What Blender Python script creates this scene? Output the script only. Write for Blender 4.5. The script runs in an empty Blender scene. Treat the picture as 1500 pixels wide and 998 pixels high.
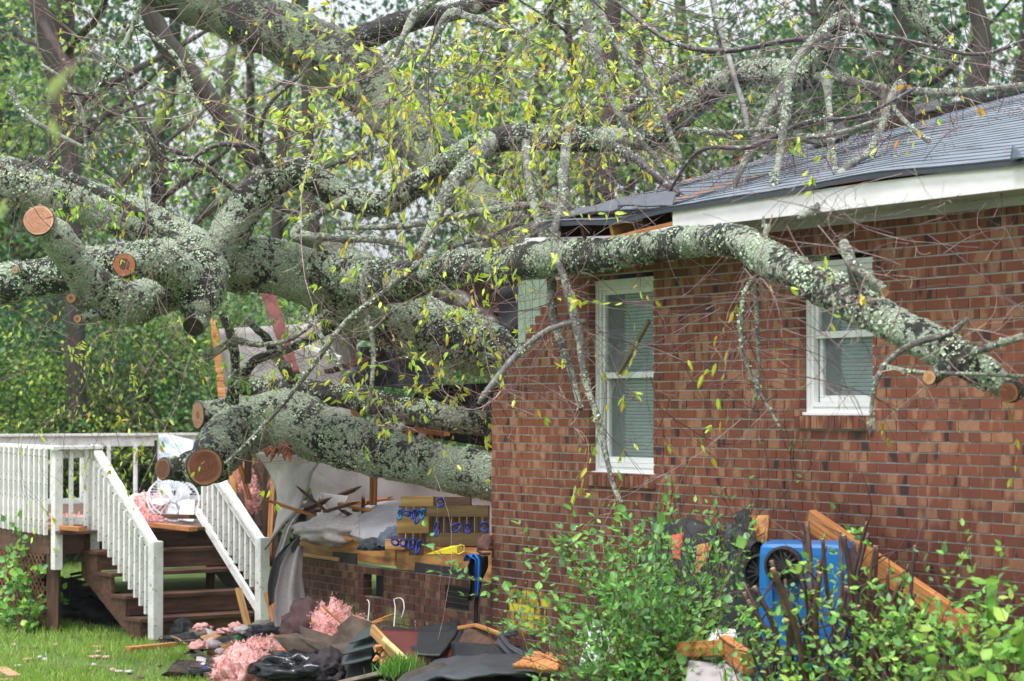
import bpy, bmesh, math, random
import numpy as np
from mathutils import Vector, Matrix, noise as mn

S = bpy.context.scene
R = math.radians
# ------------------------------------------------------------------ camera
F = 3650.0                       # focal length in photo pixels (1500 wide)
CAMZ = 2.4
TH = math.atan(101.0 / F)
cam = bpy.data.cameras.new('camera'); cam_o = bpy.data.objects.new('camera', cam)
S.collection.objects.link(cam_o)
cam.sensor_width = 36.0; cam.lens = 36.0 * F / 1500.0
cam.clip_start = 0.1; cam.clip_end = 600
cam_o.location = (0, 0, CAMZ); cam_o.rotation_euler = (R(90) + TH, 0, 0)
cam.dof.use_dof = True; cam.dof.focus_distance = 19.5; cam.dof.aperture_fstop = 3.2
S.camera = cam_o
# ------------------------------------------------------------------ light: overcast, rain
SUN_EL, SUN_AZ = 66, 215         # degrees; azimuth of the sun seen from the scene (0 = +y, clockwise)
w = bpy.data.worlds.new("World"); S.world = w; w.use_nodes = True
nt = w.node_tree; nt.nodes.clear()
sky = nt.nodes.new('ShaderNodeTexSky'); sky.sky_type = 'NISHITA'; sky.sun_disc = False
sky.sun_elevation = R(SUN_EL); sky.sun_rotation = R(SUN_AZ); sky.dust_density = 4; sky.air_density = 1.2
hs = nt.nodes.new('ShaderNodeHueSaturation'); hs.inputs['Saturation'].default_value = 0.30
mx = nt.nodes.new('ShaderNodeMix'); mx.data_type = 'RGBA'; mx.inputs[0].default_value = 0.62
mx.inputs[7].default_value = (7.6, 8.0, 8.5, 1)          # the white cloud deck
bg = nt.nodes.new('ShaderNodeBackground'); bg.inputs[1].default_value = 0.125
wo = nt.nodes.new('ShaderNodeOutputWorld')
tcw = nt.nodes.new('ShaderNodeTexCoord'); sw = nt.nodes.new('ShaderNodeSeparateXYZ'); nt.links.new(tcw.outputs['Generated'], sw.inputs[0])
rw = nt.nodes.new('ShaderNodeValToRGB'); rw.color_ramp.elements[0].position = 0; rw.color_ramp.elements[0].color = (3.9, 4.2, 4.6, 1); rw.color_ramp.elements[1].position = .9; rw.color_ramp.elements[1].color = (15, 15.3, 15.6, 1)
nt.links.new(sw.outputs[2], rw.inputs[0]); nt.links.new(rw.outputs[0], mx.inputs[7])
nt.links.new(sky.outputs[0], hs.inputs['Color']); nt.links.new(hs.outputs[0], mx.inputs[6])
nt.links.new(mx.outputs[2], bg.inputs[0]); nt.links.new(bg.outputs[0], wo.inputs[0])
sl = bpy.data.lights.new('sun', 'SUN'); sl.energy = 2.5; sl.angle = R(15); sl.color = (1.0, 0.975, 0.94)
so = bpy.data.objects.new('sun', sl); S.collection.objects.link(so)
az = R(SUN_AZ); el = R(SUN_EL)
sd = Vector((math.sin(az) * math.cos(el), math.cos(az) * math.cos(el), math.sin(el)))
so.rotation_euler = sd.to_track_quat('Z', 'Y').to_euler(); so.location = (0, 0, 30)
S.view_settings.view_transform = 'Standard'; S.view_settings.look = 'None'
S.view_settings.exposure = 0.70; S.view_settings.gamma = 1.0
S.cycles.max_bounces = 6; S.cycles.transparent_max_bounces = 8
S.cycles.diffuse_bounces = 3; S.cycles.glossy_bounces = 2; S.cycles.volume_bounces = 0
S.cycles.use_denoising = True

# ------------------------------------------------------------------ helpers
rng = random.Random(7)
def W(px, py, d):
    """photo pixel + distance (metres along y) -> world point"""
    u = px - 750.0; v = 499.0 - py
    y = F * math.cos(TH) - v * math.sin(TH); z = F * math.sin(TH) + v * math.cos(TH)
    k = d / y
    return Vector((u * k, d, CAMZ + z * k))
P0 = Vector((-.168, 20.4, 0)); DW = Vector((.4805, -.877, 0)); DN = Vector((.877, .4805, 0))
HM = Matrix(((DW.x, DN.x, 0, P0.x), (DW.y, DN.y, 0, P0.y), (0, 0, 1, 0), (0, 0, 0, 1)))
def H(t, y, z): return HM @ Vector((t, y, z))     # house coordinates: along the front wall, into the house, up
def WH(px, py, off=0.0):
    """photo pixel -> point on the plane of the front wall shifted 'off' metres into the house (house coords)"""
    a = W(px, py, 10.0) - Vector((0, 0, CAMZ)); o = Vector((0, 0, CAMZ)); q = P0 + DN * off
    k = (q - o).dot(DN) / a.dot(DN)
    p = o + a * k
    return Vector(((p - P0).dot(DW), off, p.z))
def sm(x): x = max(0, min(1, x)); return x * x * (3 - 2 * x)
def gz(x, y):
    return .5 * sm((x - .3) / 2.2) * sm((20 - y) / 3) + .03 * mn.noise(Vector((x * .6, y * .6, 0)))

class MB:
    def __init__(s): s.v = []; s.f = []; s.c = []; s.m = []
    def add(s, vs, fs, col=(1, 1, 1), mi=0):
        b = len(s.v); s.v.extend(vs)
        for f in fs: s.f.append(tuple(b + i for i in f)); s.c.append(col); s.m.append(mi)
    def box(s, a, b, col=(1, 1, 1), mi=0, M=None, bev=0):
        x0, y0, z0 = a; x1, y1, z1 = b
        if bev:
            bm = bmesh.new(); bmesh.ops.create_cube(bm, size=1)
            for v in bm.verts: v.co = Vector(((x0 + x1) / 2 + v.co.x * (x1 - x0), (y0 + y1) / 2 + v.co.y * (y1 - y0), (z0 + z1) / 2 + v.co.z * (z1 - z0)))
            bmesh.ops.bevel(bm, geom=bm.edges[:], offset=bev, segments=2, affect='EDGES', profile=.6)
            vs = [v.co.copy() for v in bm.verts]; fs = [[v.index for v in f.verts] for f in bm.faces]; bm.free()
        else:
            vs = [Vector(p) for p in ((x0, y0, z0), (x1, y0, z0), (x1, y1, z0), (x0, y1, z0), (x0, y0, z1), (x1, y0, z1), (x1, y1, z1), (x0, y1, z1))]
            fs = [(0, 3, 2, 1), (4, 5, 6, 7), (0, 1, 5, 4), (1, 2, 6, 5), (2, 3, 7, 6), (3, 0, 4, 7)]
        if M: vs = [M @ v for v in vs]
        s.add(vs, fs, col, mi)
    def tube(s, pts, rad, seg=6, col=(1, 1, 1), mi=0, cap=True, disp=None):
        n = len(pts)
        if n < 2: return
        prev = None; b = len(s.v)
        for i in range(n):
            t = (pts[min(i + 1, n - 1)] - pts[max(i - 1, 0)])
            if t.length < 1e-9: t = Vector((0, 0, 1))
            t.normalize()
            if prev is None:
                a = Vector((0, 0, 1)) if abs(t.z) < .9 else Vector((1, 0, 0))
                u = t.cross(a).normalized()
            else:
                u = (prev - t * prev.dot(t)).normalized()
            prev = u; v = t.cross(u)
            for k in range(seg):
                an = 2 * math.pi * k / seg
                d = u * math.cos(an) + v * math.sin(an)
                r = rad[i] if disp is None else rad[i] + disp(pts[i] + d * rad[i], i / (n - 1), rad[i])
                s.v.append(pts[i] + d * r)
        for i in range(n - 1):
            for k in range(seg):
                k2 = (k + 1) % seg
                s.f.append((b + i * seg + k, b + i * seg + k2, b + (i + 1) * seg + k2, b + (i + 1) * seg + k)); s.c.append(col); s.m.append(mi)
        if cap:
            s.f.append(tuple(b + k for k in range(seg))[::-1]); s.c.append(col); s.m.append(mi)
            s.f.append(tuple(b + (n - 1) * seg + k for k in range(seg))); s.c.append(col); s.m.append(mi)

def base_of(vs):
    xs = [v[0] for v in vs]; ys = [v[1] for v in vs]; zs = [v[2] for v in vs]
    return Vector(((min(xs) + max(xs)) / 2, (min(ys) + max(ys)) / 2, min(zs)))
def fin(me, mats, smooth):
    for m in (mats if isinstance(mats, (list, tuple)) else [mats]): me.materials.append(m)
    if smooth: me.shade_smooth()
MW = {}
def mkobj(name, me, parent=None, M=None, kind=None):
    o = bpy.data.objects.new(name, me); S.collection.objects.link(o)
    M = M or Matrix.Identity(4)
    if parent:
        o.parent = parent; o.matrix_local = MW[parent.name].inverted() @ M
    else: o.matrix_local = M
    MW[o.name] = M
    if kind: o['kind'] = kind
    return o
def tag(o, label=None, cat=None, group=None, kind=None):
    if label: o['label'] = label
    if cat: o['category'] = cat
    if group: o['group'] = group
    if kind: o['kind'] = kind
    return o
def root(name, loc, label, cat, group=None, rot=None):
    M = Matrix.Translation(loc) @ (rot or Matrix.Identity(4))
    return tag(mkobj(name, None, None, M), label, cat, group)
def build(mb, name, mats, parent=None, M=None, smooth=False, kind=None, label=None, cat=None, group=None):
    """mb is in world coords unless M is given (then mb is in M's local frame)"""
    vs = mb.v
    if M is None:
        b = base_of(vs); M = Matrix.Translation(b); vs = [v - b for v in map(Vector, vs)]
    me = bpy.data.meshes.new(name); me.from_pydata([tuple(v) for v in vs], [], mb.f)
    if any(mb.m): me.polygons.foreach_set('material_index', mb.m)
    at = me.attributes.new('Col', 'FLOAT_COLOR', 'FACE')
    at.data.foreach_set('color', np.array([(c[0], c[1], c[2], 1) for c in mb.c], dtype=np.float32).ravel())
    fin(me, mats, smooth); me.update()
    o = mkobj(name, me, parent, M, kind)
    if label: tag(o, label, cat, group, kind)
    return o
def frame(p0, p1, up=Vector((0, 0, 1))):
    x = (p1 - p0).normalized(); z = up - x * up.dot(x)
    if z.length < 1e-3: z = Vector((0, 1, 0)) - x * x.y
    z.normalize(); y = z.cross(x)
    return Matrix(((x.x, y.x, z.x, p0.x), (x.y, y.y, z.y, p0.y), (x.z, y.z, z.z, p0.z), (0, 0, 0, 1)))
def beam(name, p0, p1, w_, h_, mat, parent=None, up=Vector((0, 0, 1)), bev=.004, label=None, cat=None, group=None, jag=0):
    M = frame(p0, p1, up); L = (p1 - p0).length
    mb = MB(); mb.box((0, -w_ / 2, -h_ / 2), (L, w_ / 2, h_ / 2), bev=min(bev, w_ / 4, h_ / 4))
    if jag:
        rr = random.Random(int(L * 1000))
        k = 7
        for j in range(k):     # splinters at the broken end
            y0 = -w_ / 2 + w_ * j / k; mb.add([Vector((L - .002, y0, -h_ * .4)), Vector((L - .002, y0 + w_ / k, -h_ * .4)), Vector((L - .002, y0 + w_ / k, h_ * .4)), Vector((L - .002, y0, h_ * .4)), Vector((L + rr.uniform(.1, 1) * jag, y0 + w_ / k / 2, rr.uniform(-.3, .3) * h_))], [(0, 1, 4), (1, 2, 4), (2, 3, 4), (3, 0, 4)])
    return build(mb, name, mat, parent, M, label=label, cat=cat, group=group)
def npmesh(name, V, Fq, C, mat, parent=None, M=None, kind=None):
    """numpy mesh: V (n,3), Fq (m,k) faces, C (m,3)"""
    me = bpy.data.meshes.new(name); n = len(V); m, k = Fq.shape
    me.vertices.add(n); me.vertices.foreach_set('co', V.astype(np.float32).ravel())
    me.loops.add(m * k); me.loops.foreach_set('vertex_index', Fq.astype(np.int32).ravel())
    me.polygons.add(m); me.polygons.foreach_set('loop_start', np.arange(0, m * k, k, dtype=np.int32))
    me.polygons.foreach_set('loop_total', np.full(m, k, dtype=np.int32))
    at = me.attributes.new('Col', 'FLOAT_COLOR', 'FACE')
    at.data.foreach_set('color', np.concatenate([C, np.ones((m, 1))], 1).astype(np.float32).ravel())
    me.update(calc_edges=True); me.validate()
    fin(me, mat, False)
    return me
def leaves_mesh(name, P, D, L, Wd, C, mat, nrm=None, seed=1, simple=False):
    """folded pointed leaves: P base (n,3), D direction, L length, Wd half width, C colour"""
    r = np.random.RandomState(seed); n = len(P)
    P = np.asarray(P, float); D = np.asarray(D, float); D /= np.linalg.norm(D, axis=1, keepdims=True) + 1e-9
    q = r.normal(size=(n, 3)) if nrm is None else np.asarray(nrm, float) + .35 * r.normal(size=(n, 3))
    Sd = np.cross(D, q); Sd /= np.linalg.norm(Sd, axis=1, keepdims=True) + 1e-9
    N = np.cross(Sd, D); L = np.asarray(L)[:, None]; Wd = np.asarray(Wd)[:, None]
    m1 = P + D * L * .33 - N * Wd * .3; m2 = P + D * L * .68 - N * (Wd * .3 + L * .03)
    tip = P + D * L - N * L * .14
    V = np.stack([P, P + D * L * .27 + Sd * Wd * .9, P + D * L * .62 + Sd * Wd * .8 - N * L * .02, tip, P + D * L * .62 - Sd * Wd * .8 - N * L * .02, P + D * L * .27 - Sd * Wd * .9, m1, m2], 1).reshape(-1, 3)
    if simple:
        V = np.stack([P, P + D * L * .42 + Sd * Wd, tip, P + D * L * .42 - Sd * Wd], 1).reshape(-1, 3)
        i = np.arange(n)[:, None] * 4; Fq = i + np.array([[0, 3, 2, 1]])
        return npmesh(name, V, Fq, np.asarray(C), mat)
    i = np.arange(n)[:, None] * 8
    T = [(0, 6, 1), (6, 7, 2), (6, 2, 1), (7, 3, 2), (0, 5, 6), (6, 5, 4), (6, 4, 7), (7, 4, 3)]
    Fq = np.concatenate([i + np.array([t]) for t in T], 1).reshape(-1, 3)
    return npmesh(name, V, Fq, np.repeat(np.asarray(C), 8, 0), mat)
def spline(pts, step):
    """Catmull-Rom through tuples (Vector, radius)"""
    out = []; P = [pts[0]] + list(pts) + [pts[-1]]
    for i in range(1, len(P) - 2):
        p0, p1, p2, p3 = P[i - 1], P[i], P[i + 1], P[i + 2]
        n = max(1, int((p2[0] - p1[0]).length / step))
        for k in range(n):
            t = k / n
            def cr(a, b, c, d): return .5 * ((2 * b) + (c - a) * t + (2 * a - 5 * b + 4 * c - d) * t * t + (3 * b - a - 3 * c + d) * t ** 3)
            out.append((cr(p0[0], p1[0], p2[0], p3[0]), p1[1] + (p2[1] - p1[1]) * (t * t * (3 - 2 * t))))
    out.append(P[-2]); return out

# ------------------------------------------------------------------ materials
def nd(nt_, ty, **kw):
    n = nt_.nodes.new(ty)
    for k, v in kw.items():
        if k in n.inputs: n.inputs[k].default_value = v
        else: setattr(n, k, v)
    return n
def newmat(name):
    m = bpy.data.materials.new(name); m.use_nodes = True; t = m.node_tree
    return m, t, t.nodes['Principled BSDF']
def pm(name, c1, c2=None, rough=.7, scale=6, detail=6, bump=.2, bdist=.01, stretch=(1, 1, 1), spec=.4, lo=.35, hi=.65, attr=False, spots=None, bscale=None, metal=0, transl=0):
    """two-tone noise material with bump; stretch scales the object coordinates (grain); attr multiplies by the mesh's Col"""
    m, t, b = newmat(name); L = t.links.new
    tc = nd(t, 'ShaderNodeTexCoord'); mp = nd(t, 'ShaderNodeMapping'); mp.inputs['Scale'].default_value = stretch
    L(tc.outputs['Object'], mp.inputs[0])
    nz = nd(t, 'ShaderNodeTexNoise', Scale=scale, Detail=detail, Roughness=.62); L(mp.outputs[0], nz.inputs['Vector'])
    cr = nd(t, 'ShaderNodeValToRGB'); cr.color_ramp.elements[0].position = lo; cr.color_ramp.elements[1].position = hi
    c2 = c2 or tuple(x * .7 for x in c1)
    cr.color_ramp.elements[0].color = (*c2, 1); cr.color_ramp.elements[1].color = (*c1, 1); L(nz.outputs[0], cr.inputs[0])
    col = cr.outputs[0]
    if attr:
        a = nd(t, 'ShaderNodeAttribute', attribute_name='Col'); mu = nd(t, 'ShaderNodeMix', data_type='RGBA', blend_type='MULTIPLY'); mu.inputs[0].default_value = 1
        L(col, mu.inputs[6]); L(a.outputs[0], mu.inputs[7]); col = mu.outputs[2]
    if spots:      # (colour, scale, threshold)
        n2 = nd(t, 'ShaderNodeTexNoise', Scale=spots[1], Detail=3, Roughness=.7); L(tc.outputs['Object'], n2.inputs['Vector'])
        r2 = nd(t, 'ShaderNodeValToRGB'); r2.color_ramp.elements[0].position = spots[2]; r2.color_ramp.elements[1].position = spots[2] + .03
        L(n2.outputs[0], r2.inputs[0]); m2 = nd(t, 'ShaderNodeMix', data_type='RGBA'); L(r2.outputs[0], m2.inputs[0]); L(col, m2.inputs[6]); m2.inputs[7].default_value = (*spots[0], 1); col = m2.outputs[2]
    L(col, b.inputs['Base Color']); b.inputs['Roughness'].default_value = rough; b.inputs['Specular IOR Level'].default_value = spec; b.inputs['Metallic'].default_value = metal
    if bump:
        nb = nz
        if bscale: nb = nd(t, 'ShaderNodeTexNoise', Scale=bscale, Detail=5, Roughness=.7); L(mp.outputs[0], nb.inputs['Vector'])
        bp = nd(t, 'ShaderNodeBump', Strength=bump, Distance=bdist); L(nb.outputs[0], bp.inputs['Height']); L(bp.outputs[0], b.inputs['Normal'])
    return m
def leafmat(name, mul=(1, 1, 1), rough=.45, tr=.35):
    m, t, b = newmat(name); L = t.links.new
    a = nd(t, 'ShaderNodeAttribute', attribute_name='Col'); mu = nd(t, 'ShaderNodeMix', data_type='RGBA', blend_type='MULTIPLY'); mu.inputs[0].default_value = 1
    L(a.outputs[0], mu.inputs[6]); mu.inputs[7].default_value = (*mul, 1)
    L(mu.outputs[2], b.inputs['Base Color']); b.inputs['Roughness'].default_value = rough; b.inputs['Specular IOR Level'].default_value = .5
    ts = nd(t, 'ShaderNodeBsdfTranslucent'); L(mu.outputs[2], ts.inputs[0]); ms = nd(t, 'ShaderNodeMixShader'); ms.inputs[0].default_value = tr
    L(b.outputs[0], ms.inputs[1]); L(ts.outputs[0], ms.inputs[2]); L(ms.outputs[0], t.nodes['Material Output'].inputs[0])
    return m

def vary(m, lo=.7, hi=1.3):
    t = m.node_tree; L = t.links.new; mu = [n for n in t.nodes if n.bl_idname == 'ShaderNodeMix'][0]
    oi = nd(t, 'ShaderNodeObjectInfo'); r = nd(t, 'ShaderNodeValToRGB'); e = r.color_ramp.elements
    e[0].color = (lo * .9, lo, lo * 1.1, 1); e[1].color = (hi * 1.12, hi, hi * .7, 1); x = e.new(.5); x.color = (.85, .9, .95, 1)
    L(oi.outputs['Random'], r.inputs[0]); L(r.outputs[0], mu.inputs[7])
    return m
def barkmat(name, lich=(.54, .61, .48), lich2=(.17, .22, .15), bark=(.012, .011, .012), bark2=(.042, .037, .036), th=.5, big=2.4, fine=13, moss=.5):
    """dark wet bark under crusty pale lichen patches"""
    m, t, b = newmat(name); L = t.links.new
    tc = nd(t, 'ShaderNodeTexCoord'); O = tc.outputs['Object']
    def nz(sc, de=4, ro=.6):
        n = nd(t, 'ShaderNodeTexNoise', Scale=sc, Detail=de, Roughness=ro); L(O, n.inputs['Vector']); return n.outputs[0]
    def ramp(x, p0, c0, p1, c1):
        r = nd(t, 'ShaderNodeValToRGB'); e = r.color_ramp.elements; e[0].position = p0; e[1].position = p1; e[0].color = (*c0, 1); e[1].color = (*c1, 1); L(x, r.inputs[0]); return r.outputs[0]
    def mix(f, a, c):
        x = nd(t, 'ShaderNodeMix', data_type='RGBA'); L(f, x.inputs[0]); L(a, x.inputs[6])
        if isinstance(c, tuple): x.inputs[7].default_value = (*c, 1)
        else: L(c, x.inputs[7])
        return x.outputs[2]
    def ma(op, a, b_, c=None):
        x = nd(t, 'ShaderNodeMath', operation=op); L(a, x.inputs[0])
        for i, q in ((1, b_), (2, c)):
            if q is None: continue
            if isinstance(q, (int, float)): x.inputs[i].default_value = q
            else: L(q, x.inputs[i])
        return x.outputs[0]
    v = nd(t, 'ShaderNodeTexVoronoi', Scale=34); L(O, v.inputs['Vector'])
    patch = ma('MULTIPLY_ADD', nz(big, 4, .62), .60, ma('MULTIPLY', nz(fine, 8, .72), .55))
    patch = ma('MULTIPLY_ADD', v.outputs[0], -.15, patch)
    K = (0, 0, 0); Wh = (1, 1, 1)
    mk = ramp(patch, th, K, th + .03, Wh)
    grain = nz(55, 6, .8)
    lc = ramp(grain, .41, lich2, .56, lich)
    lc = mix(ramp(nz(7, 5, .7), .5, K, .66, Wh), lc, tuple(x * .7 for x in lich))
    lc = mix(ramp(nz(95, 3, .7), .35, Wh, .42, K), lc, (.05, .06, .04))        # dark pits between the flakes
    bc = ramp(nz(30, 5, .7), .4, bark, .75, bark2)
    bc = mix(ma('MULTIPLY', ramp(nz(4.5, 5, .65), .5, K, .6, Wh), moss), bc, (.036, .045, .016))
    col = mix(mk, bc, lc)
    L(col, b.inputs['Base Color'])
    ro = nd(t, 'ShaderNodeMapRange'); ro.inputs[3].default_value = .4; ro.inputs[4].default_value = .92; L(mk, ro.inputs[0]); L(ro.outputs[0], b.inputs['Roughness'])
    hh = ma('MULTIPLY_ADD', grain, 1.5, mk); hh = ma('MULTIPLY_ADD', v.outputs[0], -.8, hh)
    bp = nd(t, 'ShaderNodeBump', Strength=1.0, Distance=.022); L(hh, bp.inputs['Height']); L(bp.outputs[0], b.inputs['Normal'])
    return m
BARK = barkmat('lichen_bark', th=.475, big=1.7); BARK_DENSE = barkmat('lichen_bark_dense', th=.44); BARK_SPARSE = barkmat('lichen_bark_sparse', th=.52, big=1.8)
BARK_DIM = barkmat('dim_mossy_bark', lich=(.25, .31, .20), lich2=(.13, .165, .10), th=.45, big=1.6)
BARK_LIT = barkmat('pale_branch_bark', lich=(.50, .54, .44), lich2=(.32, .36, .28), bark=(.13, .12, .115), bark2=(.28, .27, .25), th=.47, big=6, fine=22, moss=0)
BARK_FAR = pm('far_bark', (.06, .055, .046), (.028, .026, .022), rough=.9, scale=3, stretch=(3, 3, .5))
DARKLOG = pm('wet_dark_wood', (.05, .028, .024), (.012, .009, .009), rough=.35, scale=7, stretch=(1, 1, 1), bump=.5, bdist=.02)
TWIG = pm('twig_bark', (.16, .12, .12), (.07, .035, .04), rough=.5, scale=9, bump=0, attr=True)
WHITE = pm('weathered_white_paint', (.76, .76, .75), (.50, .51, .49), rough=.7, scale=5, detail=10, bump=.2, bdist=.003, spots=((.20, .22, .16), 22, .63), lo=.3, hi=.55)
WHITE2 = pm('grimy_white_paint', (.62, .62, .60), (.36, .38, .34), rough=.6, scale=4, detail=10, bump=.15, bdist=.003, spots=((.12, .12, .09), 40, .68))
VINYL = pm('white_window_vinyl', (.80, .81, .82), (.72, .73, .74), rough=.35, scale=3, bump=0, spots=((.05, .045, .03), 45, .70))
FASCIA = pm('painted_fascia', (.80, .79, .80), (.62, .61, .62), rough=.6, scale=2.2, bump=.1, bdist=.002, stretch=(1, 1, 3))
SOFFIT = pm('grey_soffit', (.50, .46, .48), (.38, .35, .37), rough=.7, scale=2, bump=.1)
DRYWALL = pm('damp_drywall', (.42, .385, .40), (.26, .24, .245), rough=.85, scale=1.6, detail=8, bump=.1, bdist=.004, spots=((.13, .1, .09), 30, .69))
LUMBER = pm('raw_orange_lumber', (.56, .25, .085), (.24, .085, .028), rough=.5, scale=4, detail=9, bump=.4, bdist=.004, stretch=(.6, 14, 14), lo=.36, hi=.62, spots=((.12, .05, .025), 9, .70))
LUMBER_W = pm('yellow_pine_lumber', (.55, .32, .13), (.33, .16, .055), rough=.55, scale=3, detail=7, bump=.25, bdist=.003, stretch=(.7, 9, 9))
PLY = pm('wet_plywood', (.46, .22, .07), (.20, .075, .022), rough=.45, scale=2.5, detail=4, bump=.2, bdist=.003, stretch=(.8, 6, 6), lo=.4, hi=.6)
OLDWOOD = pm('stained_brown_wood', (.13, .062, .042), (.045, .024, .018), rough=.5, scale=4, bump=.3, bdist=.004, stretch=(.8, 6, 6), spots=((.12, .13, .05), 26, .68))
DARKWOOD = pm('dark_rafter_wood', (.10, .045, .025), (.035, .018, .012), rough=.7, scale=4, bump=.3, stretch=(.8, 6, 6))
REDWOOD = pm('maroon_painted_wood', (.13, .022, .018), (.06, .012, .012), rough=.3, scale=5, bump=.5, bdist=.006, stretch=(1, 14, 14))
FELT = pm('black_roofing_felt', (.016, .018, .022), (.01, .011, .014), rough=.55, scale=8, bump=.4, bdist=.006, spots=((.12, .12, .12), 60, .74))
SHEET = pm('wet_grey_roofing', (.055, .062, .075), (.03, .036, .045), rough=.42, scale=60, bump=.35, bdist=.003, spots=((.3, .28, .24), 38, .74))
SHGREEN = pm('dark_slate_shingle', (.04, .058, .062), (.026, .038, .042), rough=.6, scale=80, bump=.4, bdist=.003, attr=True)
PINK = pm('pink_insulation', (.82, .47, .45), (.56, .26, .25), rough=.98, scale=14, detail=10, bump=1.0, bdist=.04, spots=((.14, .08, .06), 22, .64))
CARPET = pm('grey_carpet_backing', (.46, .42, .425), (.33, .30, .31), rough=.95, scale=70, bump=.4, bdist=.004)
CARPET_D = pm('dark_grey_carpet_pile', (.13, .125, .14), (.08, .075, .085), rough=.98, scale=70, bump=.8, bdist=.008)
MATT = pm('pale_mattress_fabric', (.42, .41, .45), (.30, .29, .32), rough=.85, scale=3, bump=.1, spots=((.14, .07, .04), 20, .66))
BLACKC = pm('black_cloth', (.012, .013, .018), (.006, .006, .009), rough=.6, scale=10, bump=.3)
NAVYC = pm('navy_cloth', (.02, .03, .055), (.01, .014, .03), rough=.6, scale=10, bump=.3)
MINT = pm('pale_mint_sheathing', (.44, .53, .46), (.36, .45, .39), rough=.6, scale=1.5, bump=.1)
LEAF = leafmat('leaf_near', tr=.42); LEAF_FAR = vary(leafmat('leaf_far', rough=.6, tr=.35))
def plain(name, c, rough=.6, bump=.1, **k): return pm(name, c, tuple(x * .75 for x in c), rough=rough, scale=6, bump=bump, **k)
# ------------------------------------------------------------------ ground
def ground():
    xs = np.concatenate([np.linspace(-150, -14, 12), np.linspace(-12, 14, 100), np.linspace(16, 150, 12)])
    ys = np.concatenate([np.linspace(-60, 8, 6), np.linspace(10, 40, 110), np.linspace(43, 200, 14)])
    mb = MB(); n = len(xs)
    for y in ys:
        for x in xs:
            mb.v.append(Vector((x, y, gz(x, y) if (-14 < x < 14 and 9 < y < 41) else 0)))
    for j in range(len(ys) - 1):
        for i in range(n - 1):
            mb.f.append((j * n + i, j * n + i + 1, (j + 1) * n + i + 1, (j + 1) * n + i)); mb.c.append((1, 1, 1)); mb.m.append(0)
    g = pm('lawn_soil', (.10, .17, .035), (.06, .10, .025), rough=.9, scale=1.3, detail=9, bump=.6, bdist=.05, spots=((.09, .06, .03), 2.2, .62))
    build(mb, 'ground', g, M=Matrix.Identity(4), smooth=True, kind='structure')
ground()
def grass():
    r = np.random.RandomState(3); n = 75000
    # nearer is denser, only where lawn shows
    y = 21.3 + (r.rand(n) ** 1.5) * 19; x = -.215 * y * r.rand(n) * 1.06 + .7 - .02 * y
    keep = np.ones(n, bool)
    keep &= ~((x > -3.8 + (y - 26) * -.2) & (y > 26.2))
    nz = np.array([mn.noise(Vector((a * 1.1, b * 1.1, 3))) for a, b in zip(x, y)]); keep &= r.rand(n) < (.75 + nz)
    x = x[keep]; y = y[keep]; nz = nz[keep]; n = len(x)
    z = np.array([gz(a, b) for a, b in zip(x, y)])
    h = r.uniform(.03, .085, n) * (1 + .9 * np.clip(nz, -.3, 1)) ; a = r.rand(n) * 6.28; w_ = .0045 + .004 * r.rand(n)
    dx = np.cos(a) * w_; dy = np.sin(a) * w_; lx = r.normal(size=n) * h * .45; ly = r.normal(size=n) * h * .45
    V = np.stack([np.stack([x - dx, y - dy, z], 1), np.stack([x + dx, y + dy, z], 1), np.stack([x + lx, y + ly, z + h], 1)], 1).reshape(-1, 3)
    Fq = np.arange(3 * n).reshape(-1, 3)
    k = r.rand(n, 1); C = np.array([[.14, .28, .03]]) * (1 - k) + np.array([[.34, .52, .09]]) * k
    dry = r.rand(n) < .10; C[dry] = [.33, .27, .12]
    me = npmesh('grass', V, Fq, C, LEAF)
    mkobj('grass', me, kind='stuff')['label'] = 'short bright green lawn with fallen leaf litter'
grass()

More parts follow.
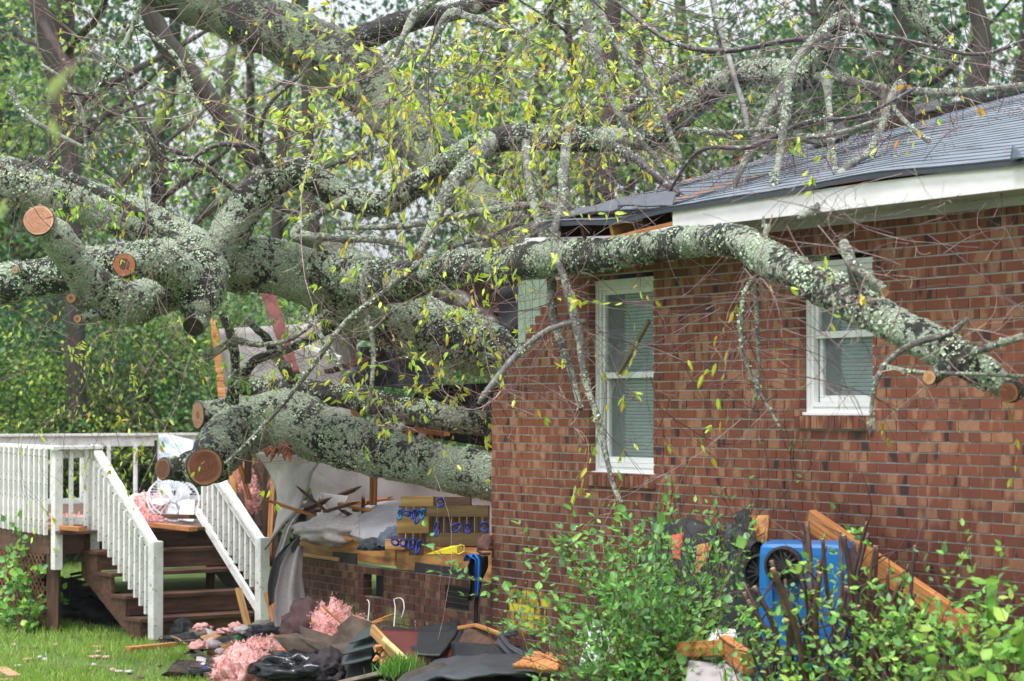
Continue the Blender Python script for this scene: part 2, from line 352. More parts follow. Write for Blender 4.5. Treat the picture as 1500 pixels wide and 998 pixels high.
# ------------------------------------------------------------------ house
house = tag(mkobj('brick_house', None, None, HM), 'red brick house with its left end torn open by fallen trees', 'house')
def hb(mb, name, mats, parent=house, smooth=False, **k):
    return build(mb, name, mats, parent, HM, smooth, **k)
CH = .0677; BL = .2032; ZT = 3.62
def brickmat():
    m, t, b = newmat('flashed_brick'); L = t.links.new
    tc = nd(t, 'ShaderNodeTexCoord'); at = nd(t, 'ShaderNodeAttribute', attribute_name='Col'); sp = nd(t, 'ShaderNodeSeparateColor'); L(at.outputs[0], sp.inputs[0])
    sx = nd(t, 'ShaderNodeSeparateXYZ'); L(tc.outputs['Object'], sx.inputs[0])
    # bands along each brick: noise of (x*s, random id)
    cb = nd(t, 'ShaderNodeCombineXYZ')
    mm = nd(t, 'ShaderNodeMath', operation='MULTIPLY'); L(sp.outputs[0], mm.inputs[0]); mm.inputs[1].default_value = 91.0
    m2 = nd(t, 'ShaderNodeMath', operation='MULTIPLY'); L(sx.outputs[0], m2.inputs[0]); m2.inputs[1].default_value = 8.5
    m3 = nd(t, 'ShaderNodeMath', operation='MULTIPLY'); L(sx.outputs[2], m3.inputs[0]); m3.inputs[1].default_value = 2.5
    L(m2.outputs[0], cb.inputs[0]); L(mm.outputs[0], cb.inputs[1]); L(m3.outputs[0], cb.inputs[2])
    nb = nd(t, 'ShaderNodeTexNoise', Scale=1.0, Detail=1.5, Roughness=.5); L(cb.outputs[0], nb.inputs['Vector'])
    base = nd(t, 'ShaderNodeValToRGB'); e = base.color_ramp.elements
    e[0].position = 0; e[0].color = (.115, .042, .030, 1); e[1].position = 1; e[1].color = (.215, .066, .038, 1)
    x = e.new(.06); x.color = (.15, .050, .033, 1); x = e.new(.3); x.color = (.195, .060, .036, 1)
    L(sp.outputs[1], base.inputs[0])
    tan = nd(t, 'ShaderNodeValToRGB'); tan.color_ramp.elements[0].position = .52; tan.color_ramp.elements[1].position = .60; L(nb.outputs[0], tan.inputs[0])
    # fine speckle inside the tan flash
    sn = nd(t, 'ShaderNodeTexNoise', Scale=70, Detail=5, Roughness=.7); L(tc.outputs['Object'], sn.inputs['Vector'])
    tm = nd(t, 'ShaderNodeMath', operation='MULTIPLY'); L(tan.outputs[0], tm.inputs[0])
    sr = nd(t, 'ShaderNodeMapRange'); sr.inputs[1].default_value = .3; sr.inputs[2].default_value = .6; sr.inputs[3].default_value = .2; sr.inputs[4].default_value = .9; L(sn.outputs[0], sr.inputs[0]); L(sr.outputs[0], tm.inputs[1])
    mx1 = nd(t, 'ShaderNodeMix', data_type='RGBA'); L(tm.outputs[0], mx1.inputs[0]); L(base.outputs[0], mx1.inputs[6]); mx1.inputs[7].default_value = (.37, .195, .115, 1)
    # dark burnt patch on a few bricks
    dk = nd(t, 'ShaderNodeValToRGB'); dk.color_ramp.elements[0].position = .33; dk.color_ramp.elements[0].color = (1, 1, 1, 1); dk.color_ramp.elements[1].position = .37; dk.color_ramp.elements[1].color = (0, 0, 0, 1); L(nb.outputs[0], dk.inputs[0])
    dm = nd(t, 'ShaderNodeMath', operation='GREATER_THAN'); L(sp.outputs[2], dm.inputs[0]); dm.inputs[1].default_value = .48
    d2 = nd(t, 'ShaderNodeMath', operation='MULTIPLY'); L(dk.outputs[0], d2.inputs[0]); L(dm.outputs[0], d2.inputs[1])
    mx2 = nd(t, 'ShaderNodeMix', data_type='RGBA'); L(d2.outputs[0], mx2.inputs[0]); L(mx1.outputs[2], mx2.inputs[6]); mx2.inputs[7].default_value = (.045, .026, .028, 1)
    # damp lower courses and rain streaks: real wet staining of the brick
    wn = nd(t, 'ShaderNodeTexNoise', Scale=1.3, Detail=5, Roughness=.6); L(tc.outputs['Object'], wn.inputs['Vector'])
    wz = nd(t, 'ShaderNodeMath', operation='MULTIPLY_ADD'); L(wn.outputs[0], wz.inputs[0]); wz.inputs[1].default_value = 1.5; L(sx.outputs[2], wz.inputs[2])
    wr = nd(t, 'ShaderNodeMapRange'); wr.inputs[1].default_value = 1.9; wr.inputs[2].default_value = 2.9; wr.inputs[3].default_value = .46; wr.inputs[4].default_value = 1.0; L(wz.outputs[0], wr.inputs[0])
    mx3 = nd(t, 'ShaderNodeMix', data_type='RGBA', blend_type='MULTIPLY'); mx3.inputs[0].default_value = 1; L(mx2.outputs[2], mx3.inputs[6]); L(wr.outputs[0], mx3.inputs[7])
    # moss and pale lichen low on the wall; yellow paint daubs on the corner
    def band(sock, a, b_, c, d):
        q = nd(t, 'ShaderNodeMapRange'); q.inputs[1].default_value = a; q.inputs[2].default_value = b_; L(sock, q.inputs[0])
        p = nd(t, 'ShaderNodeMapRange'); p.inputs[1].default_value = c; p.inputs[2].default_value = d; p.inputs[3].default_value = 1; p.inputs[4].default_value = 0; L(sock, p.inputs[0])
        r_ = nd(t, 'ShaderNodeMath', operation='MULTIPLY'); L(q.outputs[0], r_.inputs[0]); L(p.outputs[0], r_.inputs[1]); return r_.outputs[0]
    col = mx3.outputs[2]
    def patch(col, c, scale, th, mask, w_=.04, aniso=(1, 1, 1)):
        mp = nd(t, 'ShaderNodeMapping'); mp.inputs['Scale'].default_value = aniso; L(tc.outputs['Object'], mp.inputs[0])
        n_ = nd(t, 'ShaderNodeTexNoise', Scale=scale, Detail=6, Roughness=.65); L(mp.outputs[0], n_.inputs['Vector'])
        s_ = nd(t, 'ShaderNodeMath', operation='ADD'); L(n_.outputs[0], s_.inputs[0])
        k_ = nd(t, 'ShaderNodeMath', operation='MULTIPLY_ADD'); L(mask, k_.inputs[0]); k_.inputs[1].default_value = .6; k_.inputs[2].default_value = -.6; L(k_.outputs[0], s_.inputs[1])
        r_ = nd(t, 'ShaderNodeMapRange'); r_.inputs[1].default_value = th; r_.inputs[2].default_value = th + w_; L(s_.outputs[0], r_.inputs[0])
        x_ = nd(t, 'ShaderNodeMix', data_type='RGBA'); L(r_.outputs[0], x_.inputs[0]); L(col, x_.inputs[6]); x_.inputs[7].default_value = (*c, 1); return x_.outputs[2]
    low = band(sx.outputs[2], -2, -1, .55, 1.1)
    col = patch(col, (.14, .15, .06), 3, .44, low, .15)
    col = patch(col, (.32, .38, .28), 17, .60, low, .04)
    bx = band(sx.outputs[0], -.05, .3, .9, 1.4); bz = band(sx.outputs[2], .48, .66, .95, 1.15)
    yy = nd(t, 'ShaderNodeMath', operation='MULTIPLY'); L(bx, yy.inputs[0]); L(bz, yy.inputs[1])
    # the paint sits brick by brick: brick id shifts the noise
    yn = nd(t, 'ShaderNodeMath', operation='MULTIPLY_ADD'); L(sp.outputs[0], yn.inputs[0]); yn.inputs[1].default_value = .42; L(yy.outputs[0], yn.inputs[2])
    y2 = nd(t, 'ShaderNodeMath', operation='MULTIPLY'); L(yn.outputs[0], y2.inputs[0]); L(yy.outputs[0], y2.inputs[1])
    col = patch(col, (.47, .43, .03), 15, .52, y2.outputs[0], .2, (1, 1, .55))
    L(col, b.inputs['Base Color']); b.inputs['Roughness'].default_value = .72; b.inputs['Specular IOR Level'].default_value = .35
    bp = nd(t, 'ShaderNodeBump', Strength=.5, Distance=.004); L(sn.outputs[0], bp.inputs['Height']); L(bp.outputs[0], b.inputs['Normal'])
    return m
BRICK = brickmat()
MORTAR = pm('mortar', (.45, .43, .41), (.32, .30, .28), rough=.9, scale=4, detail=8, bump=.3, bdist=.003)
WIN = [(1.576, 2.50, 1.91, 3.385), (4.335, 5.14, 2.36, 3.385)]
def left_edge(z):
    if z < 2.47: return 0.0
    return min(1.35, 0.0 + (z - 2.47) / .95 * 1.08)
def bricks(t0f, t1, z0, z1, holes, y0, seed, depth=.085):
    r = random.Random(seed); mb = MB(); k = 0; z = ZT - CH
    while z > z0 - CH:
        zb = z + .0055; zt = z + CH - .0055
        if z + CH <= z1 + .01:
            tl = t0f(z + CH / 2); segs = [(tl, t1)]
            for (a, b, c, d) in holes:
                if z + CH / 2 > c and z + CH / 2 < d:
                    ns = []
                    for s_ in segs:
                        if b <= s_[0] or a >= s_[1]: ns.append(s_); continue
                        if a > s_[0]: ns.append((s_[0], a))
                        if b < s_[1]: ns.append((b, s_[1]))
                    segs = ns
            for (a, b) in segs:
                x = math.floor(a / BL) * BL - (.1016 if k % 2 else 0)
                mb.box((a + .004, y0 + .007, z), (b - .004, y0 + depth - .004, z + CH), mi=1)
                while x < b:
                    xa = max(x + .005, a); xb = min(x + BL - .005, b)
                    if xb - xa > .03:
                        j = r.uniform(-.002, .0015)
                        mb.box((xa, y0 + j, zb + r.uniform(-.001, .001)), (xb, y0 + depth, zt + r.uniform(-.001, .001)), col=(r.random(), r.random(), r.random()))
                    x += BL
        z -= CH; k += 1
    return mb
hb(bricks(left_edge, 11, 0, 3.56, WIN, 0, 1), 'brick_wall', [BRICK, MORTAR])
# header course along the top of the wall (rowlock)
mb = MB(); x = 1.3; r_ = random.Random(5)
while x < 11:
    mb.box((x + .004, .004, 3.556), (x + .064, .08, 3.62), col=(r_.random(), r_.random() * .3, r_.random()), mi=0); x += .0677
mb.box((1.3, .012, 3.55), (11, .075, 3.622), mi=1)
hb(mb, 'brick_header', [BRICK, MORTAR])
# window sills of bricks on edge
for (a, b, c, d) in WIN:
    mb = MB(); x = a - .03
    while x < b + .02:
        mb.box((x + .003, -.028, c - .085), (x + .060, .10, c - .004), col=(r_.random(), .3 * r_.random(), r_.random()), bev=0); x += .066
    mb.box((a - .02, -.018, c - .088), (b + .02, .09, c - .012), mi=1)
    hb(mb, 'window_sill', [BRICK, MORTAR])
# foundation under the torn-off wall
a = WH(533, 845, .06); b = WH(562, 877, .06); V1 = (a.x, b.x, b.z, a.z)
a = WH(653, 858, .06); b = WH(688, 893, .06); V2 = (a.x, b.x, b.z, a.z)
def crop(v): # align a vent to the courses
    z0 = ZT - round((ZT - v[2]) / CH) * CH; z1 = ZT - round((ZT - v[3]) / CH) * CH
    return (v[0], v[1], z0, z1)
V1 = crop(V1); V2 = crop(V2)
FT = .955
DAMP = pm('x', (1, 1, 1))
def fcol(mb):
    mb.c = [(c[0], c[1] * .12 + .02, c[2]) for c in mb.c]; return mb
hb(fcol(bricks(lambda z: -4.05, -.002, 0, FT + .03, [V1, V2], .055, 2)), 'foundation_wall', [BRICK, pm('damp_mortar', (.17, .155, .14), (.09, .085, .075), rough=.8)])
fc = MB(); fc.box((V1[0] + .05, .16, V1[2]), (V1[1] + .1, .17, V1[3])); hb(fc, 'vent_dark_backing', BLACKC)  # black sheet behind the open vent stands in for the darkness inside
vg = MB()
vg.box((V2[0] + .004, .085, V2[2] + .004), (V2[1] - .004, .095, V2[3] - .004))
nx = 22
for i in range(nx):
    x = V2[0] + .01 + (V2[1] - V2[0] - .02) * i / (nx - 1); vg.box((x - .0025, .070, V2[2] + .008), (x + .0025, .086, V2[3] - .008))
for i in range(5):
    z = V2[2] + .01 + (V2[3] - V2[2] - .02) * i / 4; vg.box((V2[0] + .005, .066, z - .003), (V2[1] - .005, .0705, z + .003))
hb(vg, 'vent_grille', pm('black_iron', (.03, .03, .032), rough=.5, bump=0))
# rim board + sill plate, sub floor
def hbeam(name, p, q, w_, h_, mat, parent=house, **k):
    return beam(name, H(*p), H(*q), w_, h_, mat, parent, **k)
zr = ZT - round((ZT - FT) / CH) * CH + .04
hbeam('rim_board', (-4.05, .10, zr + .105), (-1.95, .10, zr + .09), .04, .20, PLY)
hbeam('rim_board', (-1.94, .105, zr + .088), (-.02, .105, zr + .06), .04, .235, PLY)
hbeam('sill_plate', (-4.05, .075, zr - .005), (-3.1, .075, zr - .01), .05, .035, LUMBER_W)
ff = MB(); ff.box((-4.0, .13, zr + .17), (0.2, 7, zr + .195)); hb(ff, 'subfloor', PLY)
ff = MB(); ff.box((.2, .13, zr + .17), (11, 7, zr + .195)); hb(ff, 'floor', PLY)
for q in (((487, 808), (522, 811), (522, 831), (487, 828)), ((608, 824), (700, 836), (700, 856), (606, 843))):
    f = [WH(*p, .072) for p in q][::-1]; mb = MB(); mb.add(f + [v + Vector((0, .01, 0)) for v in f], [(0, 1, 2, 3), (7, 6, 5, 4), (0, 4, 5, 1), (1, 5, 6, 2), (2, 6, 7, 3), (3, 7, 4, 0)])
    hb(mb, 'felt_strip', FELT)
# mint sheathing behind the brick
mb = MB()
def shp(a, b, c, d):
    mb.box((a, .10, c), (b, .112, d))
shp(.27, 1.55, 1.3, 3.62); shp(1.55, 2.53, 1.3, 1.86); shp(1.55, 2.53, 3.42, 3.62); shp(2.53, 4.3, 1.3, 3.62); shp(4.3, 5.17, 1.3, 2.3); shp(4.3, 5.17, 3.42, 3.62); shp(5.17, 11, 1.3, 3.62)
mb2 = MB()
for i in range(9): mb.box((.27 + i * .12, .0975, 2.3), (.273 + i * .12, .1005, 3.6), mi=1)
mb.box((.27, .096, 2.93), (1.4, .0998, 2.936), mi=1); mb.box((.27, .096, 3.2), (1.4, .0998, 3.206), mi=1)
hb(mb, 'sheathing', [MINT, pm('mint_groove', (.2, .27, .22), bump=0)])
# other walls (mostly out of view)
mb = MB(); mb.box((11, 0, 0), (11.1, 7, 3.62)); mb.box((1.0, 6.9, 0), (11, 7, 3.62))
hb(mb, 'side_wall', pm('plain_brickwork', (.24, .09, .05), (.16, .06, .04), scale=9))
mb = MB(); mb.box((.5, 3.2, zr + .2), (10.9, 3.3, 3.6)); hb(mb, 'interior_wall', DRYWALL)

# windows
def window(win, mr, stick=False):
    a, b, c, d = win; c += .0
    wd = root('window', H((a + b) / 2, .1, c), None, None, rot=HM.to_3x3().to_4x4()); 
    del_keys = [k for k in wd.keys()]
    wd.parent = house; wd.matrix_local = HM.inverted() @ MW[wd.name]
    def wb(m, n, mats, **k): return build(m, n, mats, wd, HM, **k)
    m = MB(); y = .058
    def ring(m, x0, x1, z0, z1, w_, ya, yb, bot=None):
        bw = bot or w_
        m.box((x0, ya, z0), (x0 + w_, yb, z1), bev=.003); m.box((x1 - w_, ya, z0), (x1, yb, z1), bev=.003)
        m.box((x0 + w_, ya + .001, z1 - w_), (x1 - w_, yb, z1), bev=.003); m.box((x0 + w_, ya + .001, z0), (x1 - w_, yb, z0 + bw), bev=.003)
    ring(m, a + .004, b - .004, c + .004, d - .004, .035, .052, .10)
    ring(m, a + .039, b - .039, c + .039, d - .039, .018, .066, .10)
    ring(m, a + .057, b - .057, c + .057, d - .057, .022, .058, .10, .03)
    m.box((a, .02, c), (b, .052, c + .022), bev=.004)
    wb(m, 'frame', VINYL)
    def sash(z0, z1, y0, nm):
        m = MB(); ring(m, a + .081, b - .081, z0, z1, .036, y0, y0 + .03, .045)
        s = wb(m, nm, VINYL)
        g = MB(); g.box((a + .115, y0 + .014, z0 + .04), (b - .115, y0 + .018, z1 - .034)); 
        build(g, 'pane', GLASS, s, HM)
        m = MB(); m.box((a + .117, y0 + .006, z0 + .045), (a + .121, y0 + .009, z1 - .036)); 
        return s
    sash(mr - .02, d - .08, .072, 'upper_sash'); sash(c + .087, mr + .02, .104, 'lower_sash')
    m = MB(); z = c + .09
    while z < d - .08:
        m.add([Vector((a + .20, .212, z)), Vector((b - .02, .212, z)), Vector((b - .02, .190, z + .020)), Vector((a + .20, .190, z + .020))], [(0, 1, 2, 3)]); z += .026
    wb(m, 'blind', BLIND)
    m = MB(); m.box((a - .1, .32, c - .1), (b + .1, .33, d + .1)); m.box((a + .0, .13, c), (a + .012, .32, d)); wb(m, 'dark_room_backing', pm('painted_room_dark', (.03, .045, .055), bump=0))  # near-black sheets stand in for the darkness of the room behind the blinds
    if stick:
        p = H(*WH(907, 547, .02)); q = H(*WH(951, 470, .02))
        beam('wood_stick', p, q, .03, .03, OLDW2, None, label='grey wooden stick stuck slantwise against the left window pane', cat='stick')
GLASS, t, b = newmat('window_glass'); b.inputs['Base Color'].default_value = (.5, .6, .62, 1); b.inputs['Roughness'].default_value = .06
b.inputs['Alpha'].default_value = .16; b.inputs['Specular IOR Level'].default_value = .9
BLIND = pm('white_blind', (.60, .74, .80), (.50, .63, .68), rough=.5, bump=0)
OLDW2 = pm('old_grey_stick', (.25, .19, .15), rough=.8)
window(WIN[0], 2.655, True); window(WIN[1], 2.89)

# eaves and roof
EV = -.35
mb = MB(); mb.box((3.31, EV + .003, 3.652), (11.3, EV + .028, 3.80), bev=.003); hb(mb, 'fascia', FASCIA)
mb = MB(); mb.box((2.75, EV + .028, 3.656), (11.3, -.002, 3.668)); mb.box((3.0, -.022, 3.60), (11.3, -.003, 3.655)); hb(mb, 'soffit', SOFFIT)
def rz(t, s):
    sag = -.16 * math.exp(-max(0, t - 1.2) / .9) * s - .05 * math.exp(-((t - 2.6) / .5) ** 2) * (1 - s)
    if t > 3.0: sag += .035 * math.exp(-((t - 5.6) / .8) ** 2) * (1 - s) ** 4
    return 3.815 + 1.15 * s + sag + .012 * mn.noise(Vector((t * 1.3, s * 4, 0)))
def edge_t(s):  # where the roof is torn
    return 1.42 - 1.62 * s + .10 * mn.noise(Vector((s * 6, 1.7, 0))) + .06 * math.sin(s * 19)
def roofpt(t, s, dz=0): return Vector((t, EV - .02 + 3.87 * s, rz(t, s) + dz))
NC = 28; mb = MB(); r_ = random.Random(11)
for i in range(NC):
    s0, s1 = i / NC, (i + 1) / NC
    te = edge_t(s0) ; ts = [te]; x = math.ceil(te / .15) * .15 + .02
    while x < 11.35: ts.append(x); x += .15
    off = [r_.uniform(-.001, .0025) for _ in ts]
    vs = []; fs = []; n = len(ts)
    for k, t_ in enumerate(ts):
        vs += [roofpt(t_, s0, .0), roofpt(t_, s0, .008 + off[k]), roofpt(t_, s1 + .004, .003)]
    g = 1
    b0 = len(mb.v); mb.v.extend(vs)
    for k in range(n - 1):
        if (k + i) % 2 == 0: g = r_.uniform(.86, 1.08)
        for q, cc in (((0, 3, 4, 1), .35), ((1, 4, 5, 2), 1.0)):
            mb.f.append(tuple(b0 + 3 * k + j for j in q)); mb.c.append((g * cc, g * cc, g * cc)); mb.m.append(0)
SHING = pm('grey_asphalt_shingle', (.175, .205, .245), (.135, .16, .195), rough=.8, spec=.25, scale=1.1, detail=10, bump=.35, bdist=.002, attr=True, bscale=90)
roof = hb(mb, 'roof', SHING)
# drip edge, black underside lip
mb = MB(); ts = [1.45 + .2 * i for i in range(50)]
for t_ in ts:
    mb.v += [Vector((t_, EV - .026, rz(t_, 0) - .004)), Vector((t_, EV - .028, rz(t_, 0) - .035 - .012 * mn.noise(Vector((t_ * 2, 0, 0)))))]
for k in range(len(ts) - 1): mb.f.append((2 * k, 2 * k + 2, 2 * k + 3, 2 * k + 1)); mb.c.append((1, 1, 1)); mb.m.append(0)
build(mb, 'drip_edge', pm('dark_edge', (.035, .045, .06), rough=.4), roof, HM)
# decking boards under the shingles, exposed along the tear
mb = MB(); nb = 26
for i in range(nb):
    s0, s1 = i / nb + .002, (i + 1) / nb - .002; e = edge_t((s0 + s1) / 2) - (.06 + .16 * r_.random() if s0 > .3 else .02 * r_.random())
    vs = [roofpt(e, s0, -.006), roofpt(11.3, s0, -.006), roofpt(11.3, s1, -.006), roofpt(e + r_.uniform(-.03, .03), s1, -.006)]
    vs = []
    tt = [e] + [x for x in (1.0, 1.6, 2.2, 2.8, 3.4, 4, 5, 6, 7, 8, 9.5) if x > e + .1] + [11.3]
    n = len(tt); b0 = len(mb.v)
    for x in tt: mb.v += [roofpt(x, s0, -.006), roofpt(x, s1, -.006), roofpt(x, s0, -.026), roofpt(x, s1, -.026)]
    for k in range(n - 1):
        for q in ((0, 4, 5, 1), (3, 7, 6, 2), (2, 6, 4, 0), (1, 5, 7, 3)): mb.f.append(tuple(b0 + 4 * k + j for j in q)); mb.c.append((1, 1, 1)); mb.m.append(0)
    mb.f.append((b0, b0 + 1, b0 + 3, b0 + 2)); mb.c.append((1, 1, 1)); mb.m.append(0)
build(mb, 'roof_decking', pm('orange_roof_decking', (.50, .17, .06), (.28, .08, .03), rough=.6, scale=3, stretch=(1, 4, 4)), roof, HM)
# back slope
mb = MB(); mb.add([Vector((.2, 3.5, 4.95)), Vector((11.3, 3.5, 4.96)), Vector((11.3, 7.35, 3.8)), Vector((1.2, 7.35, 3.8))], [(0, 1, 2, 3)])
build(mb, 'back_slope', SHING, roof, HM)
# rafters
for i in range(9):
    t_ = 1.62 + i * .42
    hbeam('rafter', (t_, EV + .02, rz(t_, 0) - .085), (t_, 3.45, rz(t_, 1) - .11), .04, .13, DARKWOOD if i != 2 else LUMBER_W, roof)
mb = MB(); mb.box((1.4, -.05, 3.64), (3.4, -.01, 3.80)); build(mb, 'blocking', DARKWOOD, roof, HM)
# broken white soffit/frieze hanging below the open eave
def sheet(name, c4, n=(16, 16), th=.01, amp=.02, mat=None, parent=None, freq=3, seed=0, bend=None, colf=None, rag=0, **k):
    """thick crumpled sheet through four world corners (a,b,c,d counter-clockwise)"""
    a, b_, c, d = c4; nx_, ny_ = n; mb = MB(); N = (b_ - a).cross(d - a).normalized()
    for s_ in (0, 1):
        for j in range(ny_ + 1):
            for i in range(nx_ + 1):
                u, v = i / nx_, j / ny_
                if rag:
                    e = rag * mn.noise(Vector((seed + (j if i in (0, nx_) else i) * .9, 2.2 * (i == 0) + 5 * (i == nx_) + 9 * (j == 0), 1)))
                    if i == 0 : u += abs(e)
                    if i == nx_: u -= abs(e)
                    if j == 0: v += abs(e)
                    if j == ny_: v -= abs(e)
                p = a.lerp(b_, u).lerp(d.lerp(c, u), v)
                q = p * freq + Vector((seed * 7.7, 0, 0))
                p = p + N * (amp * (mn.noise(q) + .5 * mn.noise(q * 2.3)))
                if bend: p = p + bend(u, v)
                mb.v.append(p + N * (th * s_))
    m = (nx_ + 1) * (ny_ + 1)
    def F_(q): mb.f.append(q); mb.c.append((1, 1, 1)); mb.m.append(0)
    for j in range(ny_):
        for i in range(nx_):
            k0 = j * (nx_ + 1) + i; q = (k0, k0 + 1, k0 + nx_ + 2, k0 + nx_ + 1)
            F_(q[::-1]); F_(tuple(m + x for x in q))
    for i in range(nx_):
        F_((i, i + 1, m + i + 1, m + i)); k0 = ny_ * (nx_ + 1) + i; F_((k0, m + k0, m + k0 + 1, k0 + 1))
    for j in range(ny_):
        k0 = j * (nx_ + 1); F_((k0, m + k0, m + k0 + nx_ + 1, k0 + nx_ + 1)); k0 += nx_; F_((k0, k0 + nx_ + 1, m + k0 + nx_ + 1, m + k0))
    return build(mb, name, mat, parent, smooth=True, **k)
sheet('soffit_board', [W(768, 366, 19.3), W(940, 358, 17.7), W(960, 344, 17.6), W(770, 349, 19.3)], mat=FASCIA, parent=house, amp=.008)
beam('trim_board', W(856, 364, 18.35), W(1042, 321, 17.0), .05, .02, FASCIA, house)
beam('trim_edge', W(856, 360, 18.33), W(995, 326, 17.3), .02, .035, LUMBER, house)
sheet('broken_soffit', [W(850, 376, 18.5), W(1030, 362, 17.1), W(1030, 332, 17.2), W(860, 366, 18.5)], mat=SOFFIT, parent=house, amp=.01)
SHDARK = pm('dark_wet_shingle', (.10, .115, .14), (.06, .07, .09), rough=.6, scale=70, bump=.4, bdist=.003)
# lifted black shingle layers near the tear
sheet('lifted_shingles', [W(905, 304, 17.9), W(985, 302, 17.3), W(990, 283, 17.5), W(925, 286, 18.4)], mat=SHDARK, parent=roof, amp=.02, th=.012)
sheet('lifted_shingles', [W(800, 322, 18.9), W(905, 308, 18.0), W(930, 288, 18.3), W(850, 307, 18.9)], mat=SHDARK, parent=roof, amp=.015, th=.012)
sheet('lifted_felt', [W(1180, 212, 21.0), W(1245, 200, 20.6), W(1235, 184, 21.8), W(1195, 193, 22.0)], mat=FELT, parent=roof, amp=.08, th=.02)
sheet('lifted_felt', [W(1340, 168, 20.2), W(1380, 160, 20.0), W(1375, 152, 20.6), W(1345, 160, 20.7)], mat=FELT, parent=roof, amp=.06, th=.02)
sheet('bent_flashing', [W(1478, 236, 14.1), W(1496, 230, 14.0), W(1494, 222, 14.05), W(1484, 212, 14.15)], mat=pm('flash', (.06, .09, .12), rough=.35), parent=roof, amp=.02, th=.006, n=(4, 4))

# ------------------------------------------------------------------ deck and stairs
E1 = Vector((.8, .6, 0)); E2 = Vector((.6, -.8, 0)); TL = Vector((-4.574, 27.15, 0)); DZ = 1.1
def D(s, r, z): return TL + E1 * s + E2 * r + Vector((0, 0, z))
deck = root('wooden_deck', D(1, -2, 0), 'weathered wooden deck with white railings behind the broken end of the house', 'deck')
def dbeam(n, p, q, w_, h_, m, par=deck, **k): return beam(n, D(*p), D(*q), w_, h_, m, par, **k)
for i in range(11):
    dbeam('floor_board', (-.50, -.07 - i * .64, DZ - .02), (6.4, -.07 - i * .64, DZ - .02), .632, .035, OLDWOOD, up=Vector((0, 0, 1)))
dbeam('rim_joist', (-.50, .03, DZ - .15), (1.7, .03, DZ - .15), .04, .22, OLDWOOD)
dbeam('rim_joist', (-.50, .03, DZ - .15), (-.50, -7, DZ - .15), .04, .22, OLDWOOD)
dbeam('support_post', (-.44, -.02, -.1), (-.44, -.02, DZ - .26), .13, .13, OLDWOOD)
dbeam('support_post', (.02, -.9, -.1), (.02, -.9, DZ - .26), .09, .09, OLDWOOD)
dbeam('support_post', (1.5, -.02, -.1), (1.5, -.02, DZ - .26), .10, .10, OLDWOOD)
RZ = DZ + .90
def upbeam(n, p, z0, z1, w_, m, par, bev=.006): return beam(n, Vector((p.x, p.y, z0)), Vector((p.x, p.y, z1)), w_, w_, m, par, up=E2, bev=bev)
cp = D(-.46, .09, 0)
upbeam('railing_post', cp, DZ - .42, RZ - .04, .095, WHITE, deck)
upbeam('railing_post', D(0, .05, 0), DZ - .27, RZ - .02, .095, WHITE, deck)
upbeam('railing_post', D(1.61, .05, 0), DZ - .05, RZ, .095, WHITE, deck)
# left side railing (slightly racked so its far end stands higher)
dbeam('top_rail', (-.48, .12, RZ - .01), (-.50, -6.99, RZ + .04), .13, .038, WHITE)
dbeam('top_rail', (-.54, .09, RZ - .012), (.06, .09, RZ - .012), .13, .038, WHITE)
dbeam('rail_board', (-.40, .06, RZ - .08), (-.04, .06, RZ - .08), .035, .09, WHITE)
dbeam('rail_board', (-.40, .06, DZ + .10), (-.04, .06, DZ + .10), .035, .09, WHITE)
for i in range(12):
    upbeam('baluster', D(-.55, .0 - i * .125, 0), DZ - .05 + .004 * i, RZ - .03 + .004 * i, .04, WHITE, deck, .003)
for i in range(2): upbeam('baluster', D(-.30 + i * .18, .10, 0), DZ + .04, RZ - .03, .04, WHITE, deck, .003)
BR = -6.99
dbeam('rail_board', (-.5, BR, RZ - .045), (6.4, BR, RZ - .045), .04, .15, WHITE)
dbeam('top_rail', (-.52, BR, RZ + .045), (6.4, BR, RZ + .045), .13, .035, WHITE)
dbeam('rail_board', (-.5, BR, DZ + .02), (6.4, BR, DZ + .02), .04, .09, WHITE)
for i in range(17): upbeam('baluster', D(-.4 + i * .42 + .05, BR + .045, 0), DZ, RZ - .11, .045 if i % 4 else .09, WHITE, deck, .003)
# brown lattice skirt under the left side
mb = MB(); LM = Matrix(((-E2.x, -E1.x, 0, 0), (-E2.y, -E1.y, 0, 0), (0, 0, 1, 0), (0, 0, 0, 1))); LM.translation = D(-.53, 0, 0)
L_, Hh = 2.4, .84
for sgn in (1, -1):
    k = -1.0
    while k < L_ + 1:
        # diagonal strip clipped to the panel
        a_, b2 = None, None; x0 = k; pts = []
        for st in range(41):
            z = Hh * st / 40; x = x0 + sgn * z
            if 0.05 < x < L_: pts.append((x, z))
        if len(pts) > 1:
            (xa, za), (xb, zb) = pts[0], pts[-1]
            dx, dz = .017, 0
            y = .004 * sgn
            mb.add([Vector((xa - dx, y, za)), Vector((xa + dx, y, za)), Vector((xb + dx, y, zb)), Vector((xb - dx, y, zb)), Vector((xa - dx, y + .006, za)), Vector((xa + dx, y + .006, za)), Vector((xb + dx, y + .006, zb)), Vector((xb - dx, y + .006, zb))], [(0, 1, 2, 3), (7, 6, 5, 4), (0, 4, 5, 1), (2, 6, 7, 3), (1, 5, 6, 2), (3, 7, 4, 0)])
        k += .095
build(mb, 'lattice_skirt', pm('red_brown_lattice', (.17, .075, .04), (.09, .04, .025), rough=.6, spots=((.12, .14, .05), 20, .66)), deck, LM)
